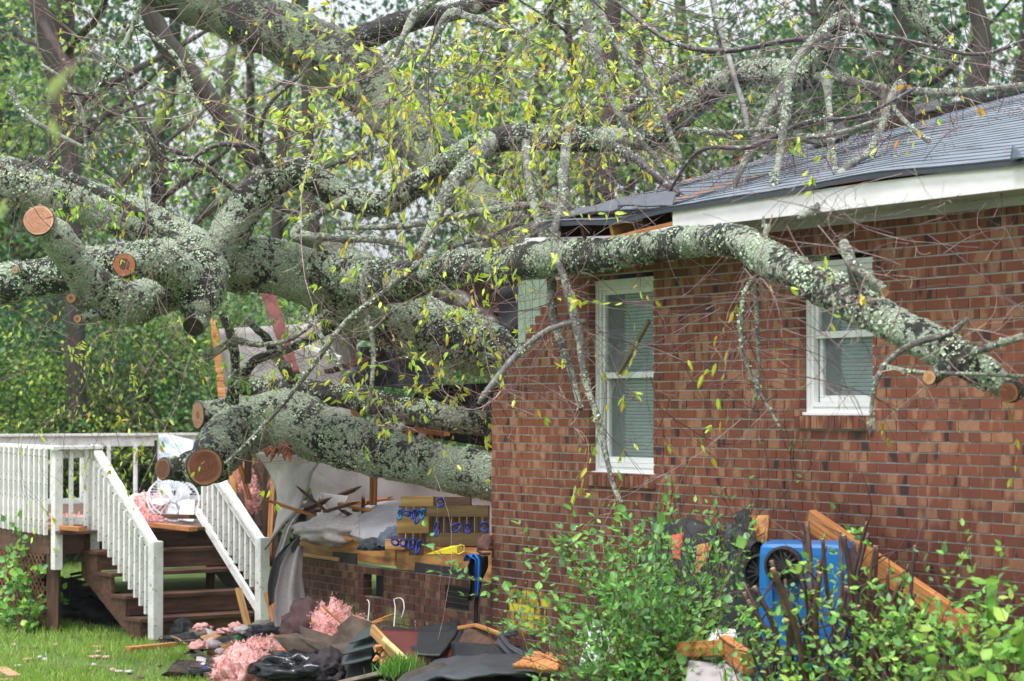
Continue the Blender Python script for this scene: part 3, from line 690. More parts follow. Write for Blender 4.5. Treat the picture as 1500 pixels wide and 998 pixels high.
# staircase
stairs = root('staircase', D(.8, .7, 0), 'dark brown wooden steps leading up to the deck between white handrails', 'stairs')
RUN = .32
SX0, SX1 = -.14, 1.60
for k in range(1, 5):
    z = DZ - .22 * k; r0 = .05 + RUN * (k - 1)
    dbeam('tread', (SX0, r0 + RUN / 2 + .02, z - .018), (SX1, r0 + RUN / 2 + .02, z - .018), RUN + .03, .04, OLDWOOD, stairs)
    if k != 3: dbeam('riser', (SX0 + .05, r0 + .0, z + .10), (SX1 - .05 if k != 1 else 1.15, r0 + .0, z + .10), .025, .17, OLDWOOD, stairs)
dbeam('riser', (SX0 + .05, .05 + RUN * 4 - .01, .10), (SX1 - .03, .05 + RUN * 4 - .01, .10), .025, .17, OLDWOOD, stairs)
for sx in (SX0 + .04, 1.52):
    mb = MB(); pr = [(0, DZ - .05)]
    for k in range(1, 5): pr += [(.05 + RUN * (k - 1), DZ - .22 * (k - 1) - .05 if k == 1 else DZ - .22 * (k - 1) - .04), (.05 + RUN * (k - 1), DZ - .22 * k - .04)]
    pr += [(.05 + RUN * 4, DZ - .88 - .04), (.05 + RUN * 4, 0), (.05 + RUN * 3.4, 0), (0, DZ - .5)]
    n = len(pr); vs = [D(sx - .02, r, z) for r, z in pr] + [D(sx + .02, r, z) for r, z in pr]
    mb.add(vs, [tuple(range(n))[::-1], tuple(range(n, 2 * n))] + [(i, (i + 1) % n, n + (i + 1) % n, n + i) for i in range(n)])
    build(mb, 'stringer', OLDWOOD, stairs)
def stair_rail(sx, lab, up_lower):
    rt = root('stair_railing', D(sx, .7, 0), lab, 'railing', 'white railings on both sides of the steps')
    nz_ = 1.03
    upbeam('newel_post', D(sx, 1.44, 0), 0 if sx < .5 else -.03, nz_, .12, WHITE, rt, .012)
    a0 = D(sx, .05, RZ - .03); a1 = D(sx, 1.40, nz_ - .06)
    beam('hand_rail', a0 + Vector((0, 0, .03)), a1 + Vector((0, 0, .03)), .10, .045, WHITE, rt)
    beam('rail_board', a0 - Vector((0, 0, .05)), a1 - Vector((0, 0, .05)), .035, .09, WHITE, rt)
    if up_lower: beam('bottom_rail', D(sx, .05, DZ + .16), D(sx, 1.40, .22), .04, .085, WHITE, rt)
    n = 11
    for i in range(n):
        f = (i + .8) / (n + .6); zt = RZ - .09 + (nz_ - RZ - .03) * f; zb = (DZ + .02 + (.20 - DZ - .02) * f) + (.14 if up_lower else .0)
        p = D(sx + (-.035 if not up_lower else .02), .05 + 1.35 * f, 0)
        upbeam('baluster', p, zb, zt, .04, WHITE, rt, .003)
stair_rail(0.0, 'white sloping handrail with balusters on the left side of the steps', False)
stair_rail(1.29, 'white sloping handrail with a bottom rail on the right of the steps below the trunk', True)
# ------------------------------------------------------------------ fallen trees
ENDM = pm('sawn_end_grain', (1, 1, 1), (.72, .66, .6), rough=.55, scale=5, stretch=(1, 1, 1), bump=.25, bdist=.003, attr=True, bscale=30)
def disc(parent, c, n, r, heart=.55, col_h=(.30, .085, .04), col_s=(.50, .24, .10), rim=(.035, .025, .02), name='cut_end'):
    n = n.normalized(); u = n.cross(Vector((0, 0, 1))).normalized(); v = n.cross(u); mb = MB(); K = 40; J = 16
    rings = [0] + [r * (j / J) for j in range(1, J + 1)]; b0 = 0
    ho = Vector((mn.noise(c * 3), mn.noise(c * 5), 0)) * .18
    mb.v.append(c + n * .006)
    for j in range(1, J + 1):
        for k in range(K):
            an = 2 * math.pi * k / K; rr = rings[j] * (1 + .05 * mn.noise(Vector((math.cos(an) * 1.5, math.sin(an) * 1.5, c.x))))
            mb.v.append(c + (u * math.cos(an) + v * math.sin(an)) * rr + n * (.006 - (.008 if j == J else 0)))
    for j in range(J):
        for k in range(K):
            an = 2 * math.pi * k / K; f = (j + .5) / J
            hx = f + ho.x * math.cos(an) + ho.y * math.sin(an)
            if f > .93: col = rim
            elif hx < heart: q = .8 + .3 * ((j * 7) % 3) / 3 + .25 * mn.noise(Vector((j * .4, an * 1.5, c.y))); col = (col_h[0] * q, (col_h[1] * 1.1 + .012) * q, (col_h[2] * 1.2 + .012) * q)
            else: q = .8 + .2 * (j % 2) + .3 * mn.noise(Vector((j * .5, an * 1.5, c.y))); col = (col_s[0] * q, (col_s[1] * 1.05 + .02) * q, (col_s[2] * 1.15 + .02) * q)
            k2 = (k + 1) % K
            if j == 0: mb.f.append((0, 1 + k, 1 + k2))
            else: mb.f.append((1 + (j - 1) * K + k, 1 + j * K + k, 1 + j * K + k2, 1 + (j - 1) * K + k2))
            mb.c.append(col); mb.m.append(0)
    an = rng.uniform(0, 6.28); d = u * math.cos(an) + v * math.sin(an); e = n.cross(d)      # one drying crack
    mb.add([c + n * .009 + d * r * .1, c + n * .009 + d * r * .6 + e * r * .02, c + n * .009 + d * r * .92 + e * r * .05, c + n * .009 + d * r * .92, c + n * .009 + d * r * .6 - e * r * .01], [(0, 1, 2, 3, 4)], (.06, .025, .018))
    return build(mb, name, ENDM, parent)
LIMBS = []
def limb(name, pts, mat, parent, cut0=None, cut1=None, label=None, rough=1.0, lump=1.0, seg=None, cap=True, **cut):
    """pts: (px, py, depth, radius in px) in the photo's pixels; real size follows from the depth"""
    P = [(W(a, b, c), r * c / F) for a, b, c, r in pts]
    for cu, i in ((cut0, 0), (cut1, -1)):
        if cu and not isinstance(cu, bool):      # the end bends so that the saw cut really faces that way
            c_, r_ = P[i]; q = (c_ - Vector(cu).normalized() * r_ * 1.7, r_)
            if i == 0: P.insert(1, q)
            else: P.insert(-1, q)
    r0 = max(p[1] for p in P)
    st = .03 if r0 > .1 else .045
    Q = spline(P, st)
    seg = seg or (44 if r0 > .2 else 30 if r0 > .09 else 14 if r0 > .03 else 7)
    def disp(q, f, r):
        a = .10 * r * mn.noise(q * 1.6) + .10 * r * mn.noise(q * 4.1) * rough
        fl = mn.noise(q * 11) ; f2 = mn.noise(q * 29)
        return a + lump * min(.022, r * .18) * (max(-.25, fl) + .6 * f2)
    mb = MB(); pts_ = [q[0] for q in Q]; rad = [q[1] for q in Q]
    mb.tube(pts_, rad, seg, disp=disp if r0 > .025 else None, cap=cap)
    for cu, i, j in ((cut0, 0, 1), (cut1, -1, -2)):
        if cu:
            n = (Vector(cu) if not isinstance(cu, bool) else (pts_[i] - pts_[j])).normalized(); c_ = pts_[i]
            for k, v in enumerate(mb.v):
                if (v - c_).length < rad[i] * 2.2:
                    h = (v - c_).dot(n)
                    if h > 0: mb.v[k] = v - n * h
    LIMBS.append((Q, name))
    o = build(mb, name, mat, parent, smooth=True)
    if label: o['label'] = label
    for cu, i, j in ((cut0, 0, 1), (cut1, -1, -2)):
        if cu:
            n = Vector(cu) if not isinstance(cu, bool) else (pts_[i] - pts_[j])
            disc(o, pts_[i] + n.normalized() * .004, n, rad[i] * 1.02, **cut)
    return o
def toward(px, py, d, k, dx=0, dz=0):
    """vector mostly facing the camera"""
    v = (Vector((0, 0, CAMZ)) - W(px, py, d)).normalized(); return tuple(v + Vector((dx, 0, dz)))
T_main = root('fallen_tree', W(800, 560, 22.3), 'huge lichen covered forked tree lying over the broken house corner, one limb crossing both windows', 'fallen tree')
limb('trunk', [(322, 372, 22.1, 36), (360, 382, 22.2, 41), (410, 392, 22.3, 43), (470, 414, 22.4, 46), (540, 448, 22.5, 48), (610, 478, 22.5, 47), (680, 500, 22.5, 43), (740, 525, 22.5, 40), (810, 560, 22.4, 38)], BARK_DENSE, T_main)
limb('limb', [(470, 385, 22.0, 36), (520, 405, 21.8, 36), (580, 412, 21.2, 31), (640, 397, 20.6, 27), (720, 390, 19.7, 25), (800, 380, 18.9, 26), (880, 374, 18.2, 24), (960, 362, 17.4, 22), (1030, 352, 16.6, 22), (1080, 354, 16.1, 25), (1120, 375, 15.7, 26), (1170, 402, 15.3, 26), (1230, 432, 14.9, 28), (1300, 468, 14.5, 26), (1370, 507, 14.15, 27), (1430, 540, 13.9, 24), (1462, 558, 13.8, 19), (1478, 575, 13.7, 15)], BARK, T_main, cut1=toward(1478, 575, 13.7, 1, -.3, -.2), heart=.75, col_h=(.26, .07, .03), col_s=(.40, .15, .06))
limb('stub', [(1395, 535, 14.0, 14), (1378, 545, 13.85, 13), (1362, 553, 13.7, 10.5)], BARK, T_main, cut1=toward(1362, 553, 13.7, 1, -.5), heart=.5, col_h=(.5, .2, .09), col_s=(.58, .33, .15))
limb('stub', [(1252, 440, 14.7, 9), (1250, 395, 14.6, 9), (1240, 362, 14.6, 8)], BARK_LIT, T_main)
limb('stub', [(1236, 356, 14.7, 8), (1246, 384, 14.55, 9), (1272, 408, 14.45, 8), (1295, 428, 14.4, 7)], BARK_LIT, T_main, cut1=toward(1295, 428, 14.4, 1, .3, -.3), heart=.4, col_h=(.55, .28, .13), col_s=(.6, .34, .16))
limb('limb', [(318, 380, 22.0, 34), (335, 345, 21.9, 29), (352, 315, 21.9, 27), (385, 275, 21.9, 28), (425, 255, 21.9, 24), (465, 265, 21.8, 21), (505, 290, 21.8, 19), (550, 300, 21.7, 17), (590, 285, 21.6, 17), (630, 258, 21.5, 16), (670, 230, 21.3, 18), (715, 208, 21.0, 19), (770, 200, 20.8, 18), (840, 204, 20.5, 18), (910, 206, 20.2, 17), (965, 200, 20.0, 17), (1000, 168, 19.8, 19), (1040, 135, 19.6, 19), (1080, 113, 19.4, 18), (1130, 104, 19.2, 17), (1170, 112, 19.0, 20), (1195, 118, 18.9, 16)], BARK, T_main)
limb('limb', [(1060, 124, 19.5, 17), (1080, 113, 19.4, 20), (1130, 104, 19.2, 19), (1170, 114, 19.0, 20)], BARK_DENSE, T_main)
limb('limb', [(1170, 120, 18.9, 16), (1195, 108, 18.9, 23), (1212, 75, 18.7, 17), (1224, 40, 18.6, 14), (1238, 0, 18.5, 12), (1250, -40, 18.4, 11)], BARK_DENSE, T_main)
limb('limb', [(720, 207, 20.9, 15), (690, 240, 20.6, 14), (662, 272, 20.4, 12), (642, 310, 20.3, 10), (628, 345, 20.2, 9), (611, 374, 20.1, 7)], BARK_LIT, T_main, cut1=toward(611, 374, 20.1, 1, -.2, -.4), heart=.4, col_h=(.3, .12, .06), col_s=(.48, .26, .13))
limb('limb', [(-30, 422, 22.6, 28), (40, 410, 22.5, 29), (110, 396, 22.4, 28), (180, 384, 22.4, 27), (250, 378, 22.3, 28), (320, 385, 22.2, 36), (370, 395, 22.3, 40)], BARK, T_main)
limb('limb', [(57, 323, 20.6, 23), (82, 345, 20.8, 24), (106, 380, 21.0, 25), (138, 418, 21.2, 28), (175, 444, 21.4, 33), (218, 438, 21.7, 29), (262, 420, 22.0, 30), (310, 400, 22.2, 30)], BARK_DENSE, T_main, cut0=toward(57, 323, 20.6, 1, -.25, .25), heart=.85, col_h=(.46, .19, .10), col_s=(.58, .32, .17))
limb('limb', [(182, 388, 20.7, 17), (212, 384, 20.9, 20), (245, 390, 21.2, 25), (278, 412, 21.5, 30), (300, 408, 21.9, 34)], BARK_DENSE, T_main, cut0=toward(182, 388, 20.7, 1, -.15), heart=.5, col_h=(.15, .045, .03), col_s=(.46, .14, .055))
limb('limb', [(300, 390, 21.7, 34), (295, 425, 21.5, 32), (290, 452, 21.4, 25), (283, 478, 21.3, 16)], BARK, T_main, cut1=(-.3, -.9, -.6), heart=.9, col_h=(.035, .012, .01), col_s=(.1, .03, .02))
limb('stub', [(125, 452, 21.2, 8), (104, 437, 20.9, 7)], BARK_LIT, T_main, cut1=toward(104, 437, 20.9, 1), heart=.4, col_h=(.25, .08, .04), col_s=(.5, .24, .1))
limb('stub', [(170, 455, 21.4, 9), (135, 464, 21.1, 8), (114, 467, 20.9, 6)], BARK_DENSE, T_main, cut1=toward(114, 467, 20.9, 1, -.4), heart=.5)
limb('stub', [(38, 400, 22.35, 6), (22, 396, 22.1, 5)], BARK, T_main, cut1=toward(22, 396, 22.1, 1), heart=.2, col_s=(.55, .36, .17))
N1 = len(LIMBS)
T_low = root('broken_tree', W(800, 740, 22.0), 'lowest thick lichen trunk with a broad sawn orange end above the right handrail', 'fallen tree')
limb('trunk', [(300, 684, 22.4, 27), (313, 670, 22.7, 34), (336, 642, 23.1, 39), (375, 617, 23.4, 40), (420, 615, 23.4, 42), (470, 635, 23.2, 42), (530, 655, 23.0, 38), (600, 675, 22.7, 34), (670, 690, 22.4, 34), (740, 706, 22.1, 33), (820, 722, 22.0, 32)], BARK_DENSE, T_low, cut0=toward(300, 684, 22.4, 1, .1), heart=.8, col_h=(.27, .075, .035), col_s=(.44, .20, .08))
limb('stub', [(239, 687, 22.7, 16), (262, 687, 22.75, 17), (290, 682, 22.9, 24), (315, 678, 23.1, 30)], BARK_SPARSE, T_low, cut0=toward(239, 687, 22.7, 1, -.9), heart=.8, col_h=(.16, .05, .03), col_s=(.3, .12, .06))
limb('stub', [(291, 608, 23.6, 20), (320, 605, 23.6, 20), (350, 603, 23.6, 24), (390, 612, 23.6, 30)], BARK_DENSE, T_low, cut0=toward(291, 608, 23.6, 1, -1.6), heart=.3, col_s=(.42, .2, .11))
mb = MB(); c = W(414, 662, 22.95)
for i in range(11):
    a = c + Vector((rng.uniform(-.16, .12), rng.uniform(-.02, .05), rng.uniform(.0, .06))); mb.tube([a, a + Vector((rng.uniform(-.05, .03), -.05, -rng.uniform(.02, .11)))], [.035, .006], 5)
build(mb, 'torn_wood', pm('torn_red_wood', (.42, .14, .05), (.1, .03, .02), rough=.6, scale=12, bump=.6), T_low)
N2 = len(LIMBS)
T_mid = root('broken_tree', W(760, 640, 23.8), 'slim dark lichen trunk lying behind the lowest thick trunk and entering the house', 'fallen tree')
limb('trunk', [(358, 572, 25.0, 10), (400, 566, 24.8, 14), (450, 572, 24.6, 16), (510, 582, 24.4, 17), (560, 592, 24.2, 17), (620, 606, 24.0, 19), (690, 618, 23.9, 19), (760, 630, 23.8, 19)], BARK_SPARSE, T_mid)
limb('stub', [(580, 600, 24.1, 10), (588, 618, 24.05, 10), (582, 634, 24.0, 7)], BARK_DENSE, T_mid)
N3 = len(LIMBS)
T_up = root('broken_tree', W(780, 370, 25), 'thick pale green leaning trunk coming down from the top left of the picture', 'fallen tree')
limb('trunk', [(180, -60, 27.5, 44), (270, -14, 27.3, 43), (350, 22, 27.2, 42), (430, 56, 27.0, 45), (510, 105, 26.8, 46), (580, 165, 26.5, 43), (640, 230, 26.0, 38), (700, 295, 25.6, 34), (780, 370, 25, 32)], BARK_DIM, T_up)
limb('limb', [(520, 60, 26.8, 20), (600, 30, 26.6, 16), (680, 14, 26.5, 13), (750, -10, 26.3, 11)], BARK_SPARSE, T_up)
N4 = len(LIMBS)
T_left = root('broken_tree', W(420, 400, 23.5), 'thick lichen trunk sloping behind the round sawn stub at the far left', 'fallen tree')
limb('trunk', [(-60, 255, 24.3, 36), (20, 268, 24.2, 35), (110, 290, 24.0, 33), (190, 318, 23.8, 32), (260, 350, 23.6, 31), (330, 385, 23.3, 29), (420, 405, 23.3, 28)], BARK_DENSE, T_left)
limb('branch', [(45, 232, 23.6, 7), (110, 262, 23.3, 7), (180, 298, 23.0, 7), (240, 335, 22.9, 6), (300, 372, 22.7, 5)], BARK_SPARSE, T_left)
N5 = len(LIMBS)
limb('wet_log', [(640, 432, 23.4, 18), (690, 460, 23.3, 26), (740, 500, 23.2, 30), (800, 545, 23.1, 30)], DARKLOG, T_mid, label='wet black log without bark beside the mint sheathing')

# pale branches hanging all over: (points px,py,d,r px), material
BR_ = [
 ([(1236, 20, 18.4, 7), (1180, 70, 17.6, 6.5), (1158, 110, 17.2, 6), (1150, 170, 16.9, 6), (1140, 240, 16.7, 5), (1122, 310, 16.4, 4), (1118, 335, 16.3, 3.5)], 1),
 ([(1195, 110, 18.8, 9), (1240, 118, 18.6, 8), (1300, 130, 18.3, 6), (1370, 136, 18.0, 6), (1440, 132, 17.7, 5), (1520, 122, 17.5, 4)], 1),
 ([(1320, 125, 18.2, 9), (1302, 150, 17.6, 6), (1290, 190, 17.0, 5), (1270, 225, 16.6, 5), (1240, 245, 16.3, 6), (1218, 275, 16.0, 6), (1195, 305, 15.8, 5), (1170, 320, 15.7, 4)], 1),
 ([(1150, 125, 18.9, 9), (1125, 165, 18.4, 7), (1105, 210, 18.0, 6), (1082, 255, 17.6, 5), (1070, 290, 17.4, 4)], 1),
 ([(1210, 110, 18.6, 8), (1215, 160, 17.6, 4), (1218, 210, 17.0, 4), (1225, 260, 16.6, 5), (1226, 300, 16.2, 5)], 1),
 ([(845, -20, 19, 6), (865, 50, 18.8, 6), (885, 110, 18.6, 6), (905, 165, 18.5, 5), (950, 220, 18.3, 4), (985, 262, 18.2, 3)], 1),
 ([(865, -10, 18.2, 6), (900, 60, 18.1, 6), (945, 120, 18.0, 5), (975, 180, 17.9, 4), (1000, 240, 17.8, 4)], 1),
 ([(1040, -20, 18.4, 5), (1058, 50, 18.3, 5), (1075, 110, 18.1, 4), (1090, 160, 18.0, 4), (1097, 200, 17.9, 3)], 2),
 ([(830, 200, 20.2, 7), (822, 300, 18.9, 7), (812, 350, 18.6, 6), (830, 420, 18.4, 6), (848, 490, 18.2, 6), (858, 560, 18.0, 5), (878, 620, 17.8, 5), (895, 700, 17.7, 4), (912, 740, 17.6, 3)], 1),
 ([(770, 210, 20.5, 6), (775, 270, 19.6, 6), (790, 330, 19.2, 6), (806, 400, 19.0, 7), (812, 470, 18.9, 6), (838, 550, 18.7, 5), (850, 600, 18.5, 4)], 1),
 ([(700, 592, 18.9, 3), (716, 570, 18.9, 5), (750, 528, 18.85, 5), (790, 492, 18.8, 4.5), (830, 474, 18.7, 4), (860, 470, 18.6, 3)], 2),
 ([(1125, 330, 16.0, 5), (1108, 400, 15.9, 4), (1109, 470, 15.8, 3.5), (1112, 540, 15.8, 3), (1104, 600, 15.7, 2)], 1),
 ([(1112, 405, 15.9, 4), (1090, 430, 15.7, 3.5), (1086, 500, 15.6, 3), (1105, 560, 15.6, 3), (1145, 630, 15.5, 2)], 1),
 ([(330, 680, 21.0, 2), (390, 620, 21.0, 3), (440, 560, 20.9, 4), (500, 480, 20.8, 5), (560, 430, 20.7, 5), (640, 370, 20.5, 4), (720, 345, 20.2, 4), (800, 310, 19.8, 3)], 1),
 ([(445, 455, 21.2, 4), (475, 500, 21.1, 4), (500, 540, 21.0, 3), (530, 590, 20.9, 2)], 1),
 ([(530, 400, 20.9, 4), (533, 440, 20.9, 4), (545, 490, 20.9, 4), (546, 550, 20.8, 3.5), (537, 605, 20.8, 2)], 1),
 ([(300, 525, 21.8, 6), (345, 500, 21.7, 5), (380, 505, 21.7, 4), (430, 495, 21.6, 3), (480, 455, 21.5, 3)], 1),
 ([(340, 590, 23.0, 10), (345, 540, 22.9, 8), (338, 490, 22.8, 7), (325, 460, 22.8, 6)], 0),
 ([(352, 565, 22.9, 8), (372, 530, 22.8, 7), (420, 512, 22.7, 6), (470, 490, 22.6, 5), (520, 460, 22.5, 4)], 0),
 ([(430, 560, 23.8, 9), (405, 520, 23.7, 8), (385, 490, 23.6, 6), (360, 470, 23.6, 5)], 0),
 ([(1500, 493, 13.5, 6), (1450, 508, 13.6, 6), (1425, 518, 13.8, 5)], 1),
 ([(1280, 560, 13.8, 3), (1300, 530, 13.9, 4.5), (1335, 505, 13.9, 5), (1390, 488, 14.0, 5), (1418, 466, 14.0, 3)], 1),
 ([(1275, 640, 13.8, 2), (1278, 580, 13.8, 3), (1290, 545, 13.8, 4)], 1),
 ([(1290, 535, 13.9, 3), (1340, 545, 13.8, 3.5), (1420, 548, 13.7, 3), (1510, 552, 13.6, 3)], 1),
 ([(820, -20, 19.0, 4), (770, 45, 19.2, 4), (700, 30, 19.4, 6), (660, 20, 19.6, 7), (635, 60, 19.6, 5), (615, 95, 19.6, 3)], 1),
 ([(650, -10, 20.2, 7), (610, 20, 20.2, 7), (590, 55, 20.1, 5), (580, 85, 20.1, 4)], 1),
 ([(205, -10, 20.5, 4), (195, 40, 20.5, 5), (165, 95, 20.4, 5), (140, 135, 20.4, 4), (100, 135, 20.4, 3)], 0),
 ([(195, 35, 20.5, 4), (245, 70, 20.3, 4), (270, 105, 20.2, 3), (285, 150, 20.1, 2.5)], 0),
 ([(15, 130, 21, 4), (40, 170, 20.9, 4), (80, 195, 20.8, 4), (130, 220, 20.8, 3)], 1),
 ([(60, 95, 20.6, 3), (95, 120, 20.6, 3), (120, 165, 20.5, 3), (128, 240, 20.5, 3)], 1),
 ([(395, 245, 21.8, 6), (382, 215, 21.6, 4), (390, 160, 21.4, 3), (440, 110, 21.3, 3)], 3),
 ([(385, 218, 21.6, 4), (320, 212, 21.3, 4), (270, 235, 21.1, 3), (225, 215, 20.9, 3), (175, 90, 20.8, 3)], 3),
 ([(355, 290, 21.9, 5), (315, 255, 21.8, 4), (275, 228, 21.7, 4), (235, 212, 21.6, 3), (200, 160, 21.5, 3)], 3),
 ([(470, 360, 21.6, 7), (430, 345, 21.6, 6), (455, 320, 21.7, 6), (520, 285, 21.7, 7)], 1),
 ([(440, 345, 21.5, 8), (500, 350, 21.5, 6), (560, 352, 21.4, 5), (610, 368, 21.3, 4)], 1),
 ([(500, 335, 21.2, 3), (600, 330, 20.8, 5), (680, 315, 20.3, 6), (740, 305, 20.0, 6), (800, 300, 19.7, 5), (870, 310, 19.2, 4)], 1),
 ([(1000, 290, 18.5, 5), (940, 240, 18.8, 6), (900, 215, 19.2, 7)], 3),
 ([(1500, 60, 17, 3), (1430, 80, 17.3, 3), (1330, 60, 17.6, 3), (1230, 40, 18.2, 4)], 3),
 ([(1420, 240, 16.6, 2.5), (1350, 200, 17, 3.5), (1300, 150, 17.6, 4)], 1),
 ([(1380, 60, 30, 8), (1345, 30, 30, 10), (1330, 0, 30, 11), (1400, 95, 30, 7)], 0),
 ([(1000, 110, 19.4, 7), (960, 130, 19.3, 7), (920, 160, 19.3, 6), (870, 150, 19.2, 4)], 1),
 ([(1000, 190, 19.0, 4), (1060, 195, 18.2, 4), (1120, 190, 17.6, 4), (1200, 200, 17, 4), (1290, 175, 16.8, 3)], 1),
 ([(960, 320, 18, 2), (1020, 225, 17.7, 3), (1100, 215, 17.3, 4), (1180, 180, 17.2, 4), (1260, 170, 17, 3), (1340, 130, 17, 3)], 3),
 ([(900, 0, 18.5, 3), (980, 60, 18.2, 4), (1060, 75, 18, 4), (1150, 60, 17.8, 4), (1220, 55, 18.4, 5)], 3),
 ([(40, 905, 21.5, 3), (60, 880, 21.5, 1.5)], 3),
]
BMATS = [BARK, BARK_LIT, pm('grey_twig', (.30, .30, .29), (.15, .14, .14), rough=.6, scale=14), pm('dark_branch', (.10, .075, .085), (.04, .03, .035), rough=.5, scale=14, spots=((.28, .34, .25), 25, .6))]
branch_pts = []
for pts, mi in BR_[:-1]:
    limb('branch', pts, BMATS[mi], T_main, rough=1.5, lump=1.6)
    branch_pts.append([(W(a, b, c), r * c / F) for a, b, c, r in pts])
# crusty lichen flakes standing off the bark of every limb
def flakes(parent, lo, hi, name, seed):
    r = np.random.RandomState(seed); P = []; D = []; Nn = []; L = []; C = []
    for Q, nm in LIMBS[lo:hi]:
        for i in range(len(Q) - 1):
            q, rad = Q[i]; nx_ = Q[i + 1][0]; t = nx_ - q; ln = t.length; t = np.array(t.normalized()); area = 6.28 * rad * ln
            cnt = area * (2300 if rad > .07 else 1500); cnt = int(cnt) + (r.rand() < cnt % 1)
            for k in range(cnt):
                d = r.normal(size=3); d -= t * d.dot(t); d /= np.linalg.norm(d) + 1e-9
                p = np.array(q) + d * rad + t * ln * r.rand(); nv = mn.noise(Vector(p) * 4.5) + .6 * mn.noise(Vector(p) * 13)
                if nv < (-.08 if 'limb' in nm or nm == 'trunk' else .12): continue
                a_ = rad * .10 * mn.noise(Vector(p) * 1.6) + .10 * rad * mn.noise(Vector(p) * 4.1)
                P.append(p + d * (a_ + .002)); e = r.normal(size=3); D.append(e - d * e.dot(d) + d * r.uniform(.1, .9)); Nn.append(d); L.append(r.uniform(.009, .019) * (1 + .5 * (nv > .3)))
                g = r.uniform(.72, 1.1); C.append([.46 * g, .57 * g, .42 * g] if r.rand() < .85 else [.30 * g, .40 * g, .20 * g])
    L = np.array(L); me = leaves_mesh(name, P, D, L, L * .55, C, LTUFT, nrm=Nn, seed=seed, simple=True)
    mkobj(name, me, parent, kind='stuff')
LTUFT = leafmat('lichen_flake', rough=.95, tr=.05)
flakes(T_main, 0, N1, 'lichen_flakes', 1); flakes(T_low, N1, N2, 'lichen_flakes', 2); flakes(T_mid, N2, N3, 'lichen_flakes', 3); flakes(T_left, N4, N5, 'lichen_flakes', 5)
flakes(T_main, N5 + 1, len(LIMBS), 'branch_lichen', 6)

# ------------------------------------------------------------------ twigs and hanging leaves
class Twigs:
    def __init__(s, seed): s.mb = MB(); s.P = []; s.D = []; s.L = []; s.C = []; s.r = random.Random(seed); s.n = 0
    def leaf(s, p, d, size, pal):
        r = s.r; c = pal[int(r.random() * len(pal))]; g = r.uniform(.75, 1.2)
        s.P.append(tuple(p)); s.D.append((d.x, d.y, d.z - .8 + r.uniform(-.7, .8))); s.L.append(size * r.uniform(.6, 1.25)); s.C.append((min(.8, c[0] * g * 1.3), min(.85, c[1] * g * 1.3), c[2] * g))
    def grow(s, p, d, Ln, r0, lv, leafp, pal, droop=.25, curl=.35, side=3, col=None, lsz=.07):
        r = s.r; n = max(4, int(Ln / .07)); pts = [p.copy()]; d = d.normalized()
        ax = Vector((r.uniform(-1, 1), r.uniform(-1, 1), r.uniform(-1, 1))).normalized(); k = r.uniform(-curl, curl)
        for i in range(n):
            d = (d + ax.cross(d) * (k / n * 2.2) + Vector((r.gauss(0, .07), r.gauss(0, .07), r.gauss(0, .07) - droop / n))).normalized()
            p = p + d * (Ln / n); pts.append(p.copy())
        if p.z < .3: return
        rad = [max(.0011, r0 * (1 - .8 * i / n)) for i in range(n + 1)]
        col = col or r.choice([(1, .8, .95), (.9, .5, .6), (1.0, .55, .6), (.7, .6, .75), (.5, .4, .45), (2.2, 2.3, 2.1), (1.8, 1.8, 1.7), (2.8, 3.0, 2.6)])
        if col is None: pass
        s.mb.tube(pts, rad, 4 if r0 < .006 else 5, col=col, cap=False)
        if lv > 0:
            for q in range(side):
                i = r.randint(int(n * .15), n - 1); a = pts[min(i + 1, n)] - pts[i]
                e = (a.normalized() + Vector((r.uniform(-1, 1), r.uniform(-1, 1), r.uniform(-1, 1))) * .9)
                s.grow(pts[i], e, Ln * r.uniform(.3, .6), max(.0014, rad[i] * .6), lv - 1, leafp, pal, droop, curl, side, col, lsz)
        if r.random() < leafp and mn.noise(pts[-1] * 1.1) > (-.3 if leafp > .7 else -.12 if leafp > .3 else .02):
            for i in range(n // 2, n + 1):
                if r.random() < .8:
                    a = (pts[i] - pts[i - 1]).normalized() + Vector((r.uniform(-1, 1), r.uniform(-1, 1), r.uniform(-1, 1))) * .7
                    s.leaf(pts[i], a, lsz, pal)
            for _ in range(3): s.leaf(pts[n], (pts[n] - pts[n - 1]).normalized() + Vector((r.uniform(-1, 1), r.uniform(-1, 1), r.uniform(-1, 1))) * .4, lsz, pal)
    def done(s, parent, wide=.17, kind='stuff'):
        build(s.mb, 'twigs', TWIG, parent, kind=kind)
        if s.P:
            L = np.array(s.L); me = leaves_mesh('leaves', s.P, s.D, L, L * wide, s.C, LEAF, seed=4); mkobj('leaves', me, parent, kind=kind)
PAL_Y = [(.42, .52, .07), (.48, .56, .10), (.34, .50, .07), (.50, .50, .06), (.26, .42, .08), (.46, .58, .18), (.40, .54, .10), (.56, .40, .06)]
PAL_O = [(.50, .42, .08), (.58, .32, .06), (.42, .46, .10), (.52, .20, .05)]
PAL_G = [(.20, .42, .06), (.26, .48, .08), (.16, .34, .06), (.36, .50, .08)]
tw = Twigs(21); rr = random.Random(33)
def rv(k=1): return Vector((rr.uniform(-1, 1), rr.uniform(-1, 1), rr.uniform(-1, 1))) * k
for bi, pts in enumerate(branch_pts):
    if bi == 39: continue
    Q = spline(pts, .12)
    for i, (q, rad) in enumerate(Q):
        for _ in range(2):
            if rr.random() < .30:
                a = (Q[min(i + 1, len(Q) - 1)][0] - Q[max(0, i - 1)][0]).normalized()
                tw.grow(q, a * rr.uniform(-.2, 1) + rv(1), rr.uniform(.35, 1.15), rr.uniform(.0018, .0042), 1, .13, PAL_Y, droop=rr.uniform(0, .9), curl=.9, side=3)
